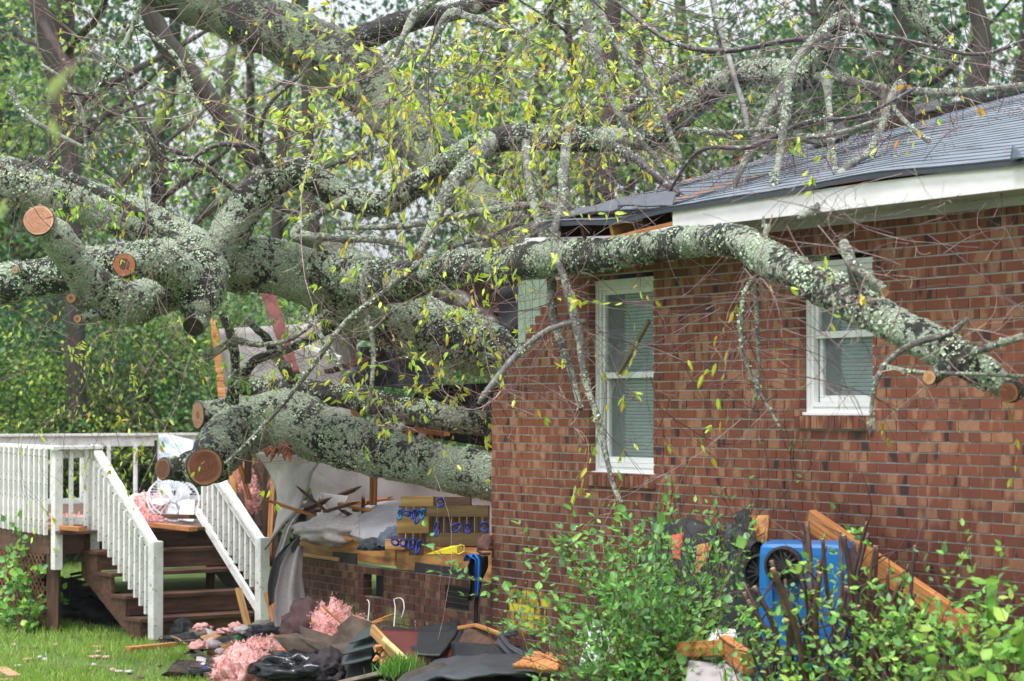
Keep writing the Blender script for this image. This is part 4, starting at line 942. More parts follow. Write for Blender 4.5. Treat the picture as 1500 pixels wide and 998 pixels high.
# sprays placed through the crown: (px range, py range, depth range, count, leaf probability, palette, length)
SPR = [
 ((520, 920), (10, 240), (20.2, 22.6), 125, 1.3, PAL_Y, 1.0), ((560, 880), (40, 170), (17.5, 19.5), 26, 1.3, PAL_Y, .8), ((280, 560), (0, 260), (22.2, 24.6), 62, .45, PAL_Y, 1.1), ((0, 300), (0, 260), (22.4, 25), 84, .38, PAL_Y, 1.2),
 ((780, 1260), (0, 270), (17.4, 20.8), 105, .28, PAL_O + PAL_Y, 1.1), ((1200, 1500), (0, 260), (14.5, 17.5), 60, .10, PAL_O, 1.1), ((600, 900), (220, 460), (17.5, 20), 45, .45, PAL_Y, .9),
 ((700, 1120), (430, 620), (14.9, 17.0), 60, .28, PAL_Y, .8), ((1080, 1420), (300, 560), (12.9, 14.0), 50, .20, PAL_Y, .8), ((380, 700), (380, 600), (19.5, 21.5), 60, .55, PAL_Y, .8),
 ((320, 620), (240, 400), (22.2, 23.2), 40, .5, PAL_Y, .8), ((0, 330), (430, 640), (22, 27), 80, .6, PAL_Y, 1.1), ((560, 740), (560, 600), (20.6, 21.5), 22, .8, PAL_Y, .6),
 ((60, 240), (250, 350), (22, 23), 26, .9, PAL_G, .5), ((330, 480), (430, 560), (22.5, 23.6), 30, .8, PAL_G, .5)]
for xr, yr, dr, n, lp, pal, Ln in SPR:
    for _ in range(int(n * .75)):
        p = W(rr.uniform(*xr), rr.uniform(*yr), rr.uniform(*dr))
        d = Vector((rr.uniform(-1, 1), rr.uniform(-.6, .6), rr.uniform(-1, .6)))
        tw.grow(p, d, Ln * rr.uniform(.5, 1.4), rr.uniform(.0018, .0042), 2, lp * .55, pal, droop=rr.uniform(-.2, .9), curl=1.0, side=2, lsz=.085 if lp > 1 else .07)
# long bare arcs
for _ in range(160):
    p = W(rr.uniform(0, 1450), rr.uniform(-20, 300), rr.uniform(17, 24)); 
    if p.x > 1.2 and p.y > 19: p.y = 18
    tw.grow(p, Vector((rr.uniform(-1, 1), rr.uniform(-.3, .3), rr.uniform(-1, .2))), rr.uniform(1.2, 2.8), rr.uniform(.0022, .0052), 1, .05, PAL_Y, droop=rr.uniform(-.5, 1), curl=1.2, side=3)
tw.done(T_main)
# out-of-focus sprays close to the lens at the top left
nr = Twigs(5)
for (px, py, d) in ((60, 40, 6), (110, 110, 5.5), (390, 40, 6.5), (30, 190, 7.5), (310, 85, 6), (20, 300, 8), (140, 60, 6), (470, 150, 7)):
    nr.grow(W(px, py, d), Vector((rr.uniform(-1, 1), .2, -.3)), .18, .0015, 1, .9, [(.34, .42, .2), (.30, .36, .14)], side=1, lsz=.05)
near = root('hanging_branch', W(100, -150, 6.5), 'blurred leafy sprig hanging close to the lens at the top left', 'branch')
nr.mb.tube([W(-20, -100, 6), W(60, 30, 6), W(110, 110, 5.6)], [.003, .0025, .002], 5, col=(1, .8, .8)); nr.mb.tube([W(60, -90, 6), W(300, 0, 6.2), W(390, 40, 6.4), W(470, 150, 7)], [.003, .0025, .002, .002], 5, col=(1, .8, .8))
nr.mb.tube([W(110, 110, 5.6), W(30, 190, 7.4), W(20, 300, 8)], [.002, .002, .002], 5, col=(1, .8, .8))
nr.done(near)
# ------------------------------------------------------------------ the wood behind
def crown_mesh(name, rx, rz_, n, seed, lsz, pal, clumps=70):
    r = np.random.RandomState(seed); c = r.normal(size=(clumps, 3)); c /= np.linalg.norm(c, axis=1, keepdims=True); c *= (r.rand(clumps, 1) ** .45)
    c = c * [rx, rx, rz_] * r.uniform(.75, 1.15, (clumps, 1)); k = r.randint(0, clumps, n); s_ = r.uniform(.10, .24, clumps)[k][:, None] * rx
    P = c[k] + r.normal(size=(n, 3)) * s_ * [1, 1, .6]
    D = r.normal(size=(n, 3)) + [0, 0, -.6]; L = r.uniform(.6, 1.3, n) * lsz
    g = r.uniform(.7, 1.25, clumps)[k][:, None] * r.uniform(.8, 1.2, (n, 1)); pal = np.array(pal); C = pal[r.randint(0, len(pal), n)] * g
    return leaves_mesh(name, P, D, L, L * .36, C, LEAF_FAR, nrm=np.tile([0, -.4, 1.], (n, 1)), seed=seed, simple=True)
PG = [(.15, .28, .07), (.21, .36, .09), (.07, .15, .06), (.28, .42, .11)]
PB = [(.07, .17, .10), (.10, .22, .12), (.06, .15, .08)]
PYG = [(.13, .25, .06), (.22, .34, .08), (.09, .19, .05), (.32, .40, .09)]
def trunk_mesh(seed, h, r0, lean):
    r = random.Random(seed); mb = MB(); p = Vector((0, 0, -.2)); pts = []; n = 14
    d = Vector((lean, r.uniform(-.1, .1), 1)).normalized()
    for i in range(n + 1): pts.append(p.copy()); d = (d + Vector((r.gauss(0, .04), r.gauss(0, .04), 0))).normalized(); p += d * h / n
    mb.tube(pts, [r0 * (1.25 if i == 0 else 1 - .6 * i / n) for i in range(n + 1)], 9)
    for _ in range(9):
        i = r.randint(4, n); a = r.uniform(0, 6.28); e = Vector((math.cos(a), math.sin(a), r.uniform(.1, .9))); q = pts[i].copy(); l = [q.copy()]
        for k in range(6): e = (e + Vector((r.gauss(0, .15), r.gauss(0, .15), .06))).normalized(); q += e * r.uniform(.3, .6); l.append(q.copy())
        rb = r0 * .3; mb.tube(l, [rb * (1 - .14 * k) for k in range(7)], 5)
    me = bpy.data.meshes.new('trunk'); me.from_pydata([tuple(v) for v in mb.v], [], mb.f)
    me.materials.append(BARK_FAR); me.shade_smooth(); return me, pts[-1]
CR = [crown_mesh('crown', 2.6, 3.4, 2808, 41, .15, PG), crown_mesh('crown', 2.4, 4.0, 2652, 42, .16, PB), crown_mesh('crown', 2.2, 2.6, 2652, 43, .14, PYG), crown_mesh('crown', 3.0, 3.0, 2964, 44, .15, PG + PB)]
TR = [trunk_mesh(s_, h, r0, ln) for s_, h, r0, ln in ((1, 12, .20, .02), (2, 13, .16, -.10), (3, 10, .22, .14), (4, 13, .12, .03))]
rf = random.Random(77)
kinds = ['tall woodland tree with loose green crown', 'slender blue green woodland tree', 'yellow green understorey tree', 'broad dark woodland tree']
# visible trunks picked out: px, depth, variant, scale
spots = [(60, 42, 2, 1.35, 0), (110, 44, 1, 1.2, 1), (215, 48, 0, 1.1, 0), (1290, 46, 2, 1.3, 3), (1450, 50, 0, 1.2, 0), (480, 52, 1, 1.2, 1), (905, 50, 3, 1.3, 3), (700, 55, 2, 1.2, 1), (1050, 52, 1, 1.3, 0), (1175, 56, 3, 1.5, 1), (1400, 60, 3, 1.6, 1)]
for i in range(22):
    spots.append((rf.uniform(-120, 1620), 46 + 38 * rf.random(), rf.randint(0, 3), rf.uniform(1.0, 1.5), rf.randint(0, 3)))
def where(px):
    for a, n_ in ((120, 'at the far left'), (300, 'above the steps'), (470, 'above the sawn stubs'), (640, 'behind the open gap'), (800, 'above the brick corner'), (960, 'above the left window'), (1130, 'between the windows'), (1300, 'above the right window')):
        if px < a: return n_
    return 'above the roof at the right'
for i, (px, d, tv, sc, cv) in enumerate(spots):
    x = (px - 750) / F * d; a = rf.uniform(0, 6.28) if i > 10 else 0
    Mr = Matrix.Translation((x, d, 0)) @ Matrix.Rotation(a, 4, 'Z') @ Matrix.Scale(sc, 4)
    t_ = root('woodland_tree', Vector((x, d, 0)), kinds[cv] + ' ' + where(px) + (', front row' if d < 50 else ', middle row' if d < 62 else ', back row'), 'tree', 'trees of the wood behind the house')
    me, top = TR[tv]; mkobj('trunk', me, t_, Mr)
    for k in range(2 if d > 52 else 1):
        me_c = CR[cv]; z = rf.uniform(6.5, 9.5) if k == 0 else rf.uniform(3, 5)
        mkobj('crown', me_c, t_, Matrix.Translation((x + rf.uniform(-1, 1), d + rf.uniform(-1, 1), z * (1 if d < 60 else 1.25))) @ Matrix.Rotation(rf.uniform(0, 6.28), 4, 'Z') @ Matrix.Scale(rf.uniform(.8, 1.15) * (1 if d < 60 else 1.3), 4))
# understorey shrubs
CS = [crown_mesh('foliage', 1.7, 1.9, 4200, 51, .085, PG + [(.10, .22, .05)], 60), crown_mesh('foliage', 1.6, 1.6, 4200, 52, .08, PYG, 55), crown_mesh('foliage', 1.9, 2.2, 4200, 53, .085, [(.05, .15, .06), (.08, .2, .07), (.06, .13, .05)], 60)]
def shrub_stems(seed):
    r = random.Random(seed); mb = MB()
    for _ in range(9):
        p = Vector((r.uniform(-.3, .3), r.uniform(-.3, .3), -.1)); d = Vector((r.uniform(-.6, .6), r.uniform(-.6, .6), 1)); l = [p.copy()]
        for k in range(9): d = (d + Vector((r.gauss(0, .2), r.gauss(0, .2), 0))).normalized(); p = p + d * .4; l.append(p.copy())
        mb.tube(l, [.035 - .003 * k for k in range(10)], 5)
    me = bpy.data.meshes.new('stems'); me.from_pydata([tuple(v) for v in mb.v], [], mb.f); me.materials.append(BARK_FAR); return me
SS = [shrub_stems(1), shrub_stems(2)]
for i in range(48):
    d = 39 + 16 * rf.random() ** 1.3; px = rf.uniform(-80, 1580); near_ = i < 17
    if near_: px = -60 + 26 * i + rf.uniform(-15, 15) if i < 17 else px; d = rf.uniform(37, 43)
    x = (px - 750) / F * d; cv = rf.randint(0, 2); sc = rf.uniform(.8, 1.25)
    t_ = root('woodland_shrub', Vector((x, d, 0)), ['dense green', 'yellowing leafy', 'fresh green'][cv] + ' shrub at the wood edge ' + where(px) + (', nearest row' if d < 40 else ', second row' if d < 45 else ', third row'), 'shrub', 'shrubs along the edge of the wood')
    mkobj('stems', SS[i % 2], t_, Matrix.Translation((x, d, 0)) @ Matrix.Rotation(rf.uniform(0, 6), 4, 'Z') @ Matrix.Scale(sc, 4))
    mkobj('foliage', CS[cv], t_, Matrix.Translation((x, d, 1.5 * sc + rf.uniform(0, 1.2))) @ Matrix.Rotation(rf.uniform(0, 6), 4, 'Z') @ Matrix.Scale(sc, 4))
# fallen leaning dark stems in the middle distance
for (pts, lab) in (([(205, -20, 36, 14), (240, 60, 36, 16), (290, 120, 36, 15), (340, 190, 36, 13), (380, 250, 36, 11)], 'dark leaning tree trunk behind the bare twigs at the upper left'),
                   ([(50, -20, 38, 13), (70, 60, 38, 14), (88, 140, 38, 14), (100, 210, 38, 13), (108, 330, 38, 14), (112, 640, 38, 16)], 'red brown upright tree trunk at the far upper left'),
                   ([(1420, -20, 40, 12), (1440, 60, 40, 14), (1430, 140, 40, 16), (1425, 260, 40, 18)], 'dark tree trunk rising behind the roof ridge at the right'),
                   ([(900, -20, 38, 12), (895, 60, 38, 13), (890, 160, 38, 14), (885, 300, 38, 15)], 'dark tree trunk standing behind the middle of the crown')):
    P = [(W(a, b, c), r * c / F) for a, b, c, r in pts]; Q = spline(P, .3); mb = MB(); mb.tube([q[0] for q in Q], [q[1] for q in Q], 12)
    o = root('leaning_trunk', Q[-1][0], lab, 'tree trunk'); build(mb, 'trunk', BARK_FAR, o, smooth=True)

# ------------------------------------------------------------------ rain mist
HZ = MB(); HZ.box((-75, -8, -2), (75, 110, 24.5))
hz = bpy.data.materials.new('mist'); hz.use_nodes = True; t = hz.node_tree; t.nodes.clear()
pv = nd(t, 'ShaderNodeVolumePrincipled'); pv.inputs['Color'].default_value = (.93, .97, 1, 1); pv.inputs['Density'].default_value = .0002; pv.inputs['Anisotropy'].default_value = .2
mo = nd(t, 'ShaderNodeOutputMaterial'); t.links.new(pv.outputs[0], mo.inputs['Volume'])
build(HZ, 'haze', hz, M=Matrix.Identity(4), kind='stuff')
# ------------------------------------------------------------------ wreckage
rs0 = random.Random(19)
def blob(name, c, sz, mat, seed=0, amp=.25, freq=2.5, ridge=False, sub=4, parent=None, flat=True, rot=0, **k):
    """crumpled heap: c = centre of its base"""
    bm = bmesh.new(); bmesh.ops.create_icosphere(bm, subdivisions=sub, radius=1)
    cs, sn = math.cos(rot), math.sin(rot); vs = []
    for v in bm.verts:
        n = v.co.normalized(); q = n * freq + Vector((seed * 3.1, seed * 1.7, 0))
        if ridge: d = (1 - abs(mn.noise(q)) * 2) * .7 + (1 - abs(mn.noise(q * 2.3)) * 2) * .4 - .5
        else: d = mn.noise(q) + .5 * mn.noise(q * 2.2) + .3 * mn.noise(q * 5)
        p = n * (1 + amp * d * 1.3)
        z = p.z if not flat else max(p.z, -.12 + .06 * d)
        x, y = p.x * sz[0], p.y * sz[1]
        vs.append(c + Vector((x * cs - y * sn, x * sn + y * cs, (z + (.12 if flat else 0)) * sz[2])))
    mb = MB(); mb.add(vs, [[v.index for v in f.verts] for f in bm.faces]); bm.free()
    return build(mb, name, mat, parent, smooth=True, **k)
def G(px, py, dz=0.0):
    """point on the lawn under a photo pixel"""
    d = CAMZ * F / (py - 600.0); p = W(px, py, d); p.z = gz(p.x, p.y) + dz; return p
def lum(p, q, w_=.09, h_=.04, m=LUMBER, label='', cat='board', **k): return beam('board', p, q, w_, h_, m, None, label=label, cat=cat, **k)
# interior partitions standing or leaning inside the torn end
sheet('wall_panel', [W(322, 650, 26.2), W(526, 655, 25.4), W(522, 470, 25.4), W(322, 482, 26.2)], mat=DRYWALL, amp=.05, th=.02, label='tall pale grey interior wall standing in the torn end, seen behind the slim trunk', cat='wall')
sheet('wall_panel', [W(470, 775, 24.6), W(742, 790, 23.9), W(742, 655, 23.9), W(440, 655, 24.7)], mat=DRYWALL, amp=.04, th=.02, label='low grey wall remnant directly behind the mattress, under the lowest trunk', cat='wall')
DW_ = pm('pale_bent_drywall', (.50, .46, .47), (.33, .30, .31), rough=.8, scale=1.5, spots=((.2, .17, .15), 30, .7))
sheet('wall_panel', [W(394, 806, 23.9), W(440, 745, 23.5), W(478, 668, 23.7), W(374, 662, 24.5)], mat=DW_, th=.025, amp=.03, n=(24, 24), bend=lambda u, v: Vector((.20 * math.sin(v * 3.0) * (1 - u) - .02, -.35 * math.sin(u * 3.1) * .4, 0)), label='white sheet of wallboard bent outward beside the steps, below the torn stump', cat='wallboard')
# dark cavity: the leaning end wall seen edge on, with studs and pink batts
EW = root('end_wall', W(372, 800, 28.4), 'leaning dark piece of end wall with a strip of pink insulation, right of the handrail', 'wall')
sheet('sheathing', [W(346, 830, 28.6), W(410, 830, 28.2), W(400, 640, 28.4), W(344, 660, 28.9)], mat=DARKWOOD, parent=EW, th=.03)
beam('stud', W(363, 812, 28.1), W(345, 672, 28.4), .10, .04, LUMBER, EW); beam('stud', W(352, 790, 28.2), W(337, 690, 28.5), .05, .04, LUMBER_W, EW)
beam('stud', W(388, 830, 28.1), W(372, 740, 28.2), .10, .04, OLDWOOD, EW)
mb = MB(); P_ = spline([(W(352, 676, 28.2), .05), (W(360, 700, 28.15), .075), (W(366, 725, 28.1), .075), (W(371, 748, 28.1), .045)], .03)
mb.tube([p[0] for p in P_], [p[1] for p in P_], 12, disp=lambda q, f, r: .5 * r * mn.noise(q * 9)); build(mb, 'insulation', PINK, EW, smooth=True)
# torn maroon/pink wall strip and splinters up in the gap
sheet('wallpaper_strip', [W(425, 550, 24.9), W(440, 548, 24.9), W(402, 425, 25.1), W(380, 425, 25.1)], mat=pm('faded_red_strip', (.24, .08, .07), (.13, .04, .04), scale=5), th=.03, amp=.05, label='faded red board hanging in the gap behind the bare branches', cat='board')
sheet('wallpaper_strip', [W(322, 600, 25.9), W(334, 600, 25.9), W(318, 470, 26.1), W(308, 468, 26.1)], mat=LUMBER, th=.03, amp=.05, label='thin orange splintered stud at the left edge of the tall grey wall', cat='board')
for a, b_, w_, m_, lb in ((( 520, 628, 25.0), (524, 520, 25.1), .09, LUMBER, 'upright orange stud at the right edge of the tall grey wall'), ((470, 612, 25.2), (655, 636, 24.6), .14, LUMBER, 'long orange beam lying level behind the slim trunk'),
                      ((560, 660, 25.6), (615, 625, 25.4), .09, LUMBER_W, 'short leaning stud behind the slim trunk by the brick corner'), ((600, 662, 25.3), (628, 625, 25.2), .09, FASCIA, 'white slanting trim piece behind the slim trunk by the brick corner'), ((640, 662, 25.3), (622, 618, 25.3), .08, LUMBER_W, 'pale brace crossing the white trim behind the slim trunk'),
                      ((480, 545, 24.6), (560, 520, 24.4), .16, DARKWOOD, 'dark brown broken board under the main trunk'), ((440, 505, 24.6), (500, 525, 24.4), .05, FASCIA, 'thin white trim strip sticking out under the main trunk'), ((495, 480, 24.9), (545, 490, 24.7), .12, LUMBER, 'splintered orange board tucked under the main trunk')):
    beam('board', W(*a), W(*b_), w_, .04, m_, None, label=lb, cat='board')
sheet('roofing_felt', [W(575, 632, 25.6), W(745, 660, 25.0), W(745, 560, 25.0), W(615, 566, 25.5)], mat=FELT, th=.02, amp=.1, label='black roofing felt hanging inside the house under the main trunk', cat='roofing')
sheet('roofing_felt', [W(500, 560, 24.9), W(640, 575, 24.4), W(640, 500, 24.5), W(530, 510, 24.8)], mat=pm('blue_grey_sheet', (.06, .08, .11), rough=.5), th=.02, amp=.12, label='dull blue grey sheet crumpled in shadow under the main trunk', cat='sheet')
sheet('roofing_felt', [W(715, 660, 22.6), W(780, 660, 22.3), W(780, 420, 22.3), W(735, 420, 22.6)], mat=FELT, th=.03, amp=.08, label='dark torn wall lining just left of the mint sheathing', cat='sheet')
mb_ = MB(); mb_.box((.35, .25, 2.5), (.40, 3.1, 3.6)); hb(mb_, 'partition', DARKWOOD)
sheet('roof_sheathing', [W(640, 420, 24.0), W(700, 400, 23.2), W(745, 445, 23.0), W(745, 520, 23.0)], mat=DARKWOOD, th=.03, amp=.04, label='dark splintered board wedged between the limbs left of the mint sheathing', cat='board')
sheet('added_shade_sheet', [W(470, 474, 24.6), W(748, 470, 23.0), W(748, 452, 28.0), W(500, 455, 28.6)], mat=DARKWOOD, th=.05, amp=.12, n=(24, 18), label='added dark sheet hidden behind the main trunk to shade the open room', cat='roof piece')  # added slab, out of sight behind the trunk, to darken the room below
# dark debris filling the space right of the standing wall
FLZ = zr + .195
def FLr(px, py, dz=0):      # point on the house floor under a pixel
    d = (CAMZ - FLZ) * F / (py - 600.0); p = W(px, py, d); p.z = FLZ + dz; return p
blob('rubble_heap', FLr(490, 772), (.45, .6, .28), BLACKC, 3, .4, 3, label='dark heap of torn roofing felt on the house floor left of the mattress', cat='rubble')
blob('rubble_heap', FLr(565, 762), (.6, .5, .26), DARKWOOD, 5, .5, 4, label='brown splintered rubble on the floor behind the mattress', cat='rubble')
sheet('plaster_piece', [W(486, 760, 23.7), W(500, 755, 23.6), W(512, 728, 23.9), W(470, 722, 24.1)], mat=DW_, th=.015, amp=.02, label='small white plaster fragment on the dark heap left of the mattress', cat='plaster')
for i, (a, b_) in enumerate((((498, 738, 23.6), (560, 752, 23.4)), ((540, 735, 23.9), (585, 745, 23.6)), ((455, 772, 23.4), (520, 790, 22.9)), ((470, 790, 23.2), (528, 782, 23.1)), ((448, 778, 23.6), (490, 762, 23.5)), ((520, 748, 23.8), (562, 732, 24)))):
    beam('splintered_board', W(*a), W(*b_), .10, .03, (LUMBER, OLDWOOD)[i % 2], None, jag=.12, label=('orange', 'brown')[i % 2] + ' splintered board among the rubble left of the mattress', cat='board', group='splintered boards on the house floor')
# mattress
def mattress():
    a, b_, c, d = W(512, 783, 22.9), W(610, 812, 22.0), W(612, 745, 23.2), W(530, 752, 24.0)
    mb = MB(); n = 26; th = .16
    for side in (1, 0):
        for j in range(n + 1):
            for i in range(n + 1):
                u, v = i / n, j / n; p = a.lerp(b_, u).lerp(d.lerp(c, u), v); e = min(u, 1 - u, v, 1 - v)
                k = math.sqrt(max(0, 1 - (1 - min(1, e / .13)) ** 2)); p.z += (th * .5 * k if side else -th * .5 * k) + .05 * math.sin(u * 3) * v
                mb.v.append(p)
    m = (n + 1) ** 2
    for s_ in range(2):
        for j in range(n):
            for i in range(n):
                k = s_ * m + j * (n + 1) + i; q = (k, k + 1, k + n + 2, k + n + 1); mb.f.append(q if s_ == 0 else q[::-1]); mb.c.append((1, 1, 1)); mb.m.append(0)
    build(mb, 'mattress', MATT, smooth=True, label='pale lilac mattress tilted on the broken house floor, left of the plank rack', cat='mattress')
mattress()
blob('carpet_roll', W(492, 778, 23.2), (.40, .26, .14), CARPET, 8, .25, 2.2, flat=False, rot=-.3, label='rolled grey carpet lying over the floor edge left of the mattress', cat='carpet')
def ribbon(name, path, wd, mat, th=.012, wob=.03, seed=0, parent=None, n=10, **k):
    """strip of heavy cloth following a path (points, width direction)"""
    Q = spline([(p, w_) for p, w_ in path], .04); mb = MB(); m = len(Q)
    for s_ in (0, 1):
        for i, (p, w_) in enumerate(Q):
            for j in range(n + 1):
                v = j / n - .5; q = p + wd * (w_ * v); nz = mn.noise(q * 3 + Vector((seed, 0, 0))) + .4 * mn.noise(q * 8)
                q = q + Vector((0, -1, .1)) * (wob * nz + wob * 1.2 * math.sin(v * 9 + i * .06)); mb.v.append(q + Vector((0, th * s_, 0)))
    N = n + 1; M_ = m * N
    for s_ in (0, 1):
        for i in range(m - 1):
            for j in range(n):
                a = s_ * M_ + i * N + j; q = (a, a + 1, a + N + 1, a + N); mb.f.append(q if s_ else q[::-1]); mb.c.append((1, 1, 1)); mb.m.append(0)
    for i in range(m - 1):
        for j in (0, n):
            a = i * N + j; mb.f.append((a, a + N, a + N + M_, a + M_) if j else (a, a + M_, a + N + M_, a + N)); mb.c.append((1, 1, 1)); mb.m.append(0)
    return build(mb, name, mat, parent, smooth=True, **k)
CPT = root('hanging_carpet', W(425, 905, 23.2), 'grey carpet torn loose and hanging over the left end of the foundation', 'carpet')
X1 = Vector((1, 0, 0))
ribbon('pile_side', [(W(474, 772, 23.3), .10), (W(440, 785, 23.3), .25), (W(420, 808, 23.2), .30), (W(412, 840, 23.2), .30), (W(405, 880, 23.2), .18)], (X1 * .8 + Vector((0, 0, .6))), CARPET_D, parent=CPT, wob=.04)
ribbon('backing_side', [(W(436, 800, 23.25), .10), (W(426, 835, 23.0), .20), (W(424, 875, 22.95), .27), (W(428, 905, 22.9), .34), (W(430, 918, 22.85), .34)], X1, CARPET, parent=CPT, wob=.05, seed=4)
ribbon('frayed_edge', [(W(442, 745, 23.5), .06), (W(424, 770, 23.4), .09), (W(414, 800, 23.4), .10), (W(404, 830, 23.4), .06)], (X1 * .9 + Vector((0, 0, .4))), FASCIA, parent=CPT, wob=.04, seed=9)
# plank rack with blue straps
RK = root('plank_rack', W(650, 812, 21.6), 'rack of rough wooden planks with blue straps nailed on, beside the brick corner', 'plank rack')
def rk(px0, py0, px1, py1, dd, m, nm='plank'):
    a = W(px0, (py0 + py1) / 2, 21.75 + dd - (px0 - 580) * .0025); b_ = W(px1, (py0 + py1) / 2 + .2, 21.75 + dd - (px1 - 580) * .0025)
    return beam(nm, a, b_, .035, (py1 - py0) * 21.7 / F, m, RK)
YW = pm('mossy_yellow_plank', (.34, .22, .07), (.17, .10, .03), rough=.6, scale=3, stretch=(.7, 8, 8), bump=.3, bdist=.004)
YD = pm('dim_plank', (.17, .11, .045), (.08, .05, .025), rough=.6, scale=3, stretch=(.7, 8, 8), bump=.3, bdist=.004)
rk(588, 727, 636, 742, 0, YW); rk(636, 728, 690, 741, .02, OLDWOOD); rk(626, 741, 716, 757, 0, YD); rk(582, 757, 629, 781, -.02, YW); rk(625, 781, 714, 800, .0, YD); rk(565, 790, 594, 805, -.03, LUMBER_W); rk(600, 800, 716, 813, .04, OLDWOOD)
for i in range(12):
    x = 589 + i * 11.2; beam('slat', W(x, 740, 21.85 - i * .028), W(x - 1, 808, 21.8 - i * .028), .062, .02, (YD, OLDWOOD)[i % 3 == 0], RK, up=Vector((0, -1, 0)))
BLUE = pm('blue_strap', (.015, .05, .36), (.008, .02, .16), rough=.5, scale=9, bump=.3); BLUE2 = pm('light_blue_strap', (.02, .22, .5), (.01, .1, .3), rough=.5)
for (px, py, sw, sh, an, m_) in ((645, 736, 6, 7, 0, 0), (586, 753, 3, 9, .1, 1), (597, 752, 6, 4, .5, 0), (606, 753, 3, 8, .3, 0), (612, 757, 4, 12, .3, 0), (619, 753, 3, 9, .3, 1), (640, 775, 4, 12, .05, 0), (668, 773, 9, 6, -.6, 0), (685, 774, 4, 8, 0, 0), (710, 772, 7, 8, 0, 0), (579, 794, 7, 5, .5, 0), (591, 795, 6, 6, .4, 0), (603, 797, 5, 9, .4, 0), (613, 801, 3, 12, .3, 0)):
    d = 21.62 - (px - 580) * .0025; c = W(px, py, d); k = d / F; mb = MB(); pts = []
    for q in range(17):
        t_ = 2 * math.pi * q / 16; x = math.cos(t_) * sw * k * .8; z = math.sin(t_) * sh * k * .85; pts.append(c + Vector((x * math.cos(an) + z * math.sin(an), -.035 * abs(math.sin(t_)) - .0, -x * math.sin(an) + z * math.cos(an))))
    mb.tube(pts, [.0105] * 17, 6, cap=False); build(mb, 'strap', (BLUE, BLUE2)[m_], RK, smooth=True)
YEL = plain('yellow_plastic', (.72, .58, .03), .4)
mb = MB(); a = [W(624, 812, 20.9), W(670, 811, 20.75), W(669, 800, 20.75), W(660, 800, 20.8)]; a2 = [p + Vector((.04, .09, 0)) for p in a]
mb.add(a + a2, [(0, 1, 2, 3), (7, 6, 5, 4), (0, 4, 5, 1), (1, 5, 6, 2), (2, 6, 7, 3), (3, 7, 4, 0)]); wdg = build(mb, 'plastic_wedge', YEL, label='bright yellow plastic wedge lying in front of the plank rack', cat='wedge')
mb = MB(); pts = [W(668, 803, 20.7), W(674, 798, 20.7), W(680, 800, 20.7), W(680, 808, 20.7), W(672, 812, 20.7), W(662, 808, 20.7)]; mb.tube(pts, [.006] * 6, 6); build(mb, 'cord', YEL, wdg)
blob('dark_cloth', W(545, 806, 22.2), (.12, .12, .09), pm('slate_cloth', (.03, .04, .05), rough=.8), 2, .3, 2, ridge=True, label='slate grey rag folded at the floor edge below the mattress', cat='cloth')
blob('dark_cloth', W(574, 800, 22.0), (.12, .1, .14), pm('blue_grey_cloth', (.10, .12, .17), rough=.8), 4, .3, 2, ridge=True, label='blue grey garment stuffed between the mattress and the plank rack', cat='cloth')
# jacket and hat hanging from the floor edge at the brick corner
def hang(name, pts, wmax, mat, lab, cat, parent=None, **k):
    return ribbon(name, pts, X1, mat, th=.03, wob=.03, label=lab, cat=cat, parent=parent, **k)
JK = root('hanging_jacket', W(697, 880, 20.3), 'black and bright blue jacket hanging over the floor edge at the brick corner', 'jacket')
JB = pm('bright_blue_nylon', (.02, .20, .62), (.01, .1, .35), rough=.4, scale=8, bump=.3)
ribbon('blue_panel', [(W(684, 822, 20.35), .06), (W(692, 812, 20.3), .10), (W(700, 820, 20.28), .05), (W(700, 848, 20.28), .05), (W(699, 874, 20.28), .02)], X1, JB, parent=JK, wob=.02)
ribbon('black_panel', [(W(704, 812, 20.34), .12), (W(700, 830, 20.33), .17), (W(697, 855, 20.34), .09), (W(693, 880, 20.33), .09)], X1, BLACKC, parent=JK, wob=.03, seed=3)
ribbon('strap', [(W(698, 870, 20.36), .035), (W(697, 918, 20.34), .035)], X1, BLACKC, parent=JK, wob=.004)
HT = root('hat', W(710, 815, 20.35), 'brown felt hat lying crushed on the floor edge against the brick corner', 'hat'); HM_ = pm('brown_felt', (.12, .065, .05), (.07, .035, .03), rough=.9)
blob('crown', W(713, 806, 20.42), (.075, .09, .11), HM_, 1, .2, 1.5, parent=HT); ribbon('brim', [(W(698, 806, 20.3), .03), (W(707, 812, 20.24), .06), (W(719, 811, 20.26), .05)], Vector((0, .5, .6)), HM_, parent=HT, wob=.01)
# cables on the foundation
for pts, m_, lb in (([(577, 918, 21.6), (579, 890, 21.7), (577, 878, 21.75), (583, 876, 21.75), (590, 879, 21.6), (592, 892, 21.5), (588, 905, 21.5)], FASCIA, 'white cable looping from the open vent down the foundation'), ([(519, 905, 22.3), (518, 870, 22.35), (520, 848, 22.4)], FELT, 'thin black cable hanging on the foundation left of the open vent'), ([(538, 920, 21.9), (541, 885, 22.0), (538, 879, 22.05)], FASCIA, 'short white cable hanging below the open vent')):
    mb = MB(); Q = spline([(W(*p), .0045) for p in pts], .03); mb.tube([q[0] for q in Q], [q[1] for q in Q], 6); build(mb, 'cable', m_, label=lb, cat='cable')
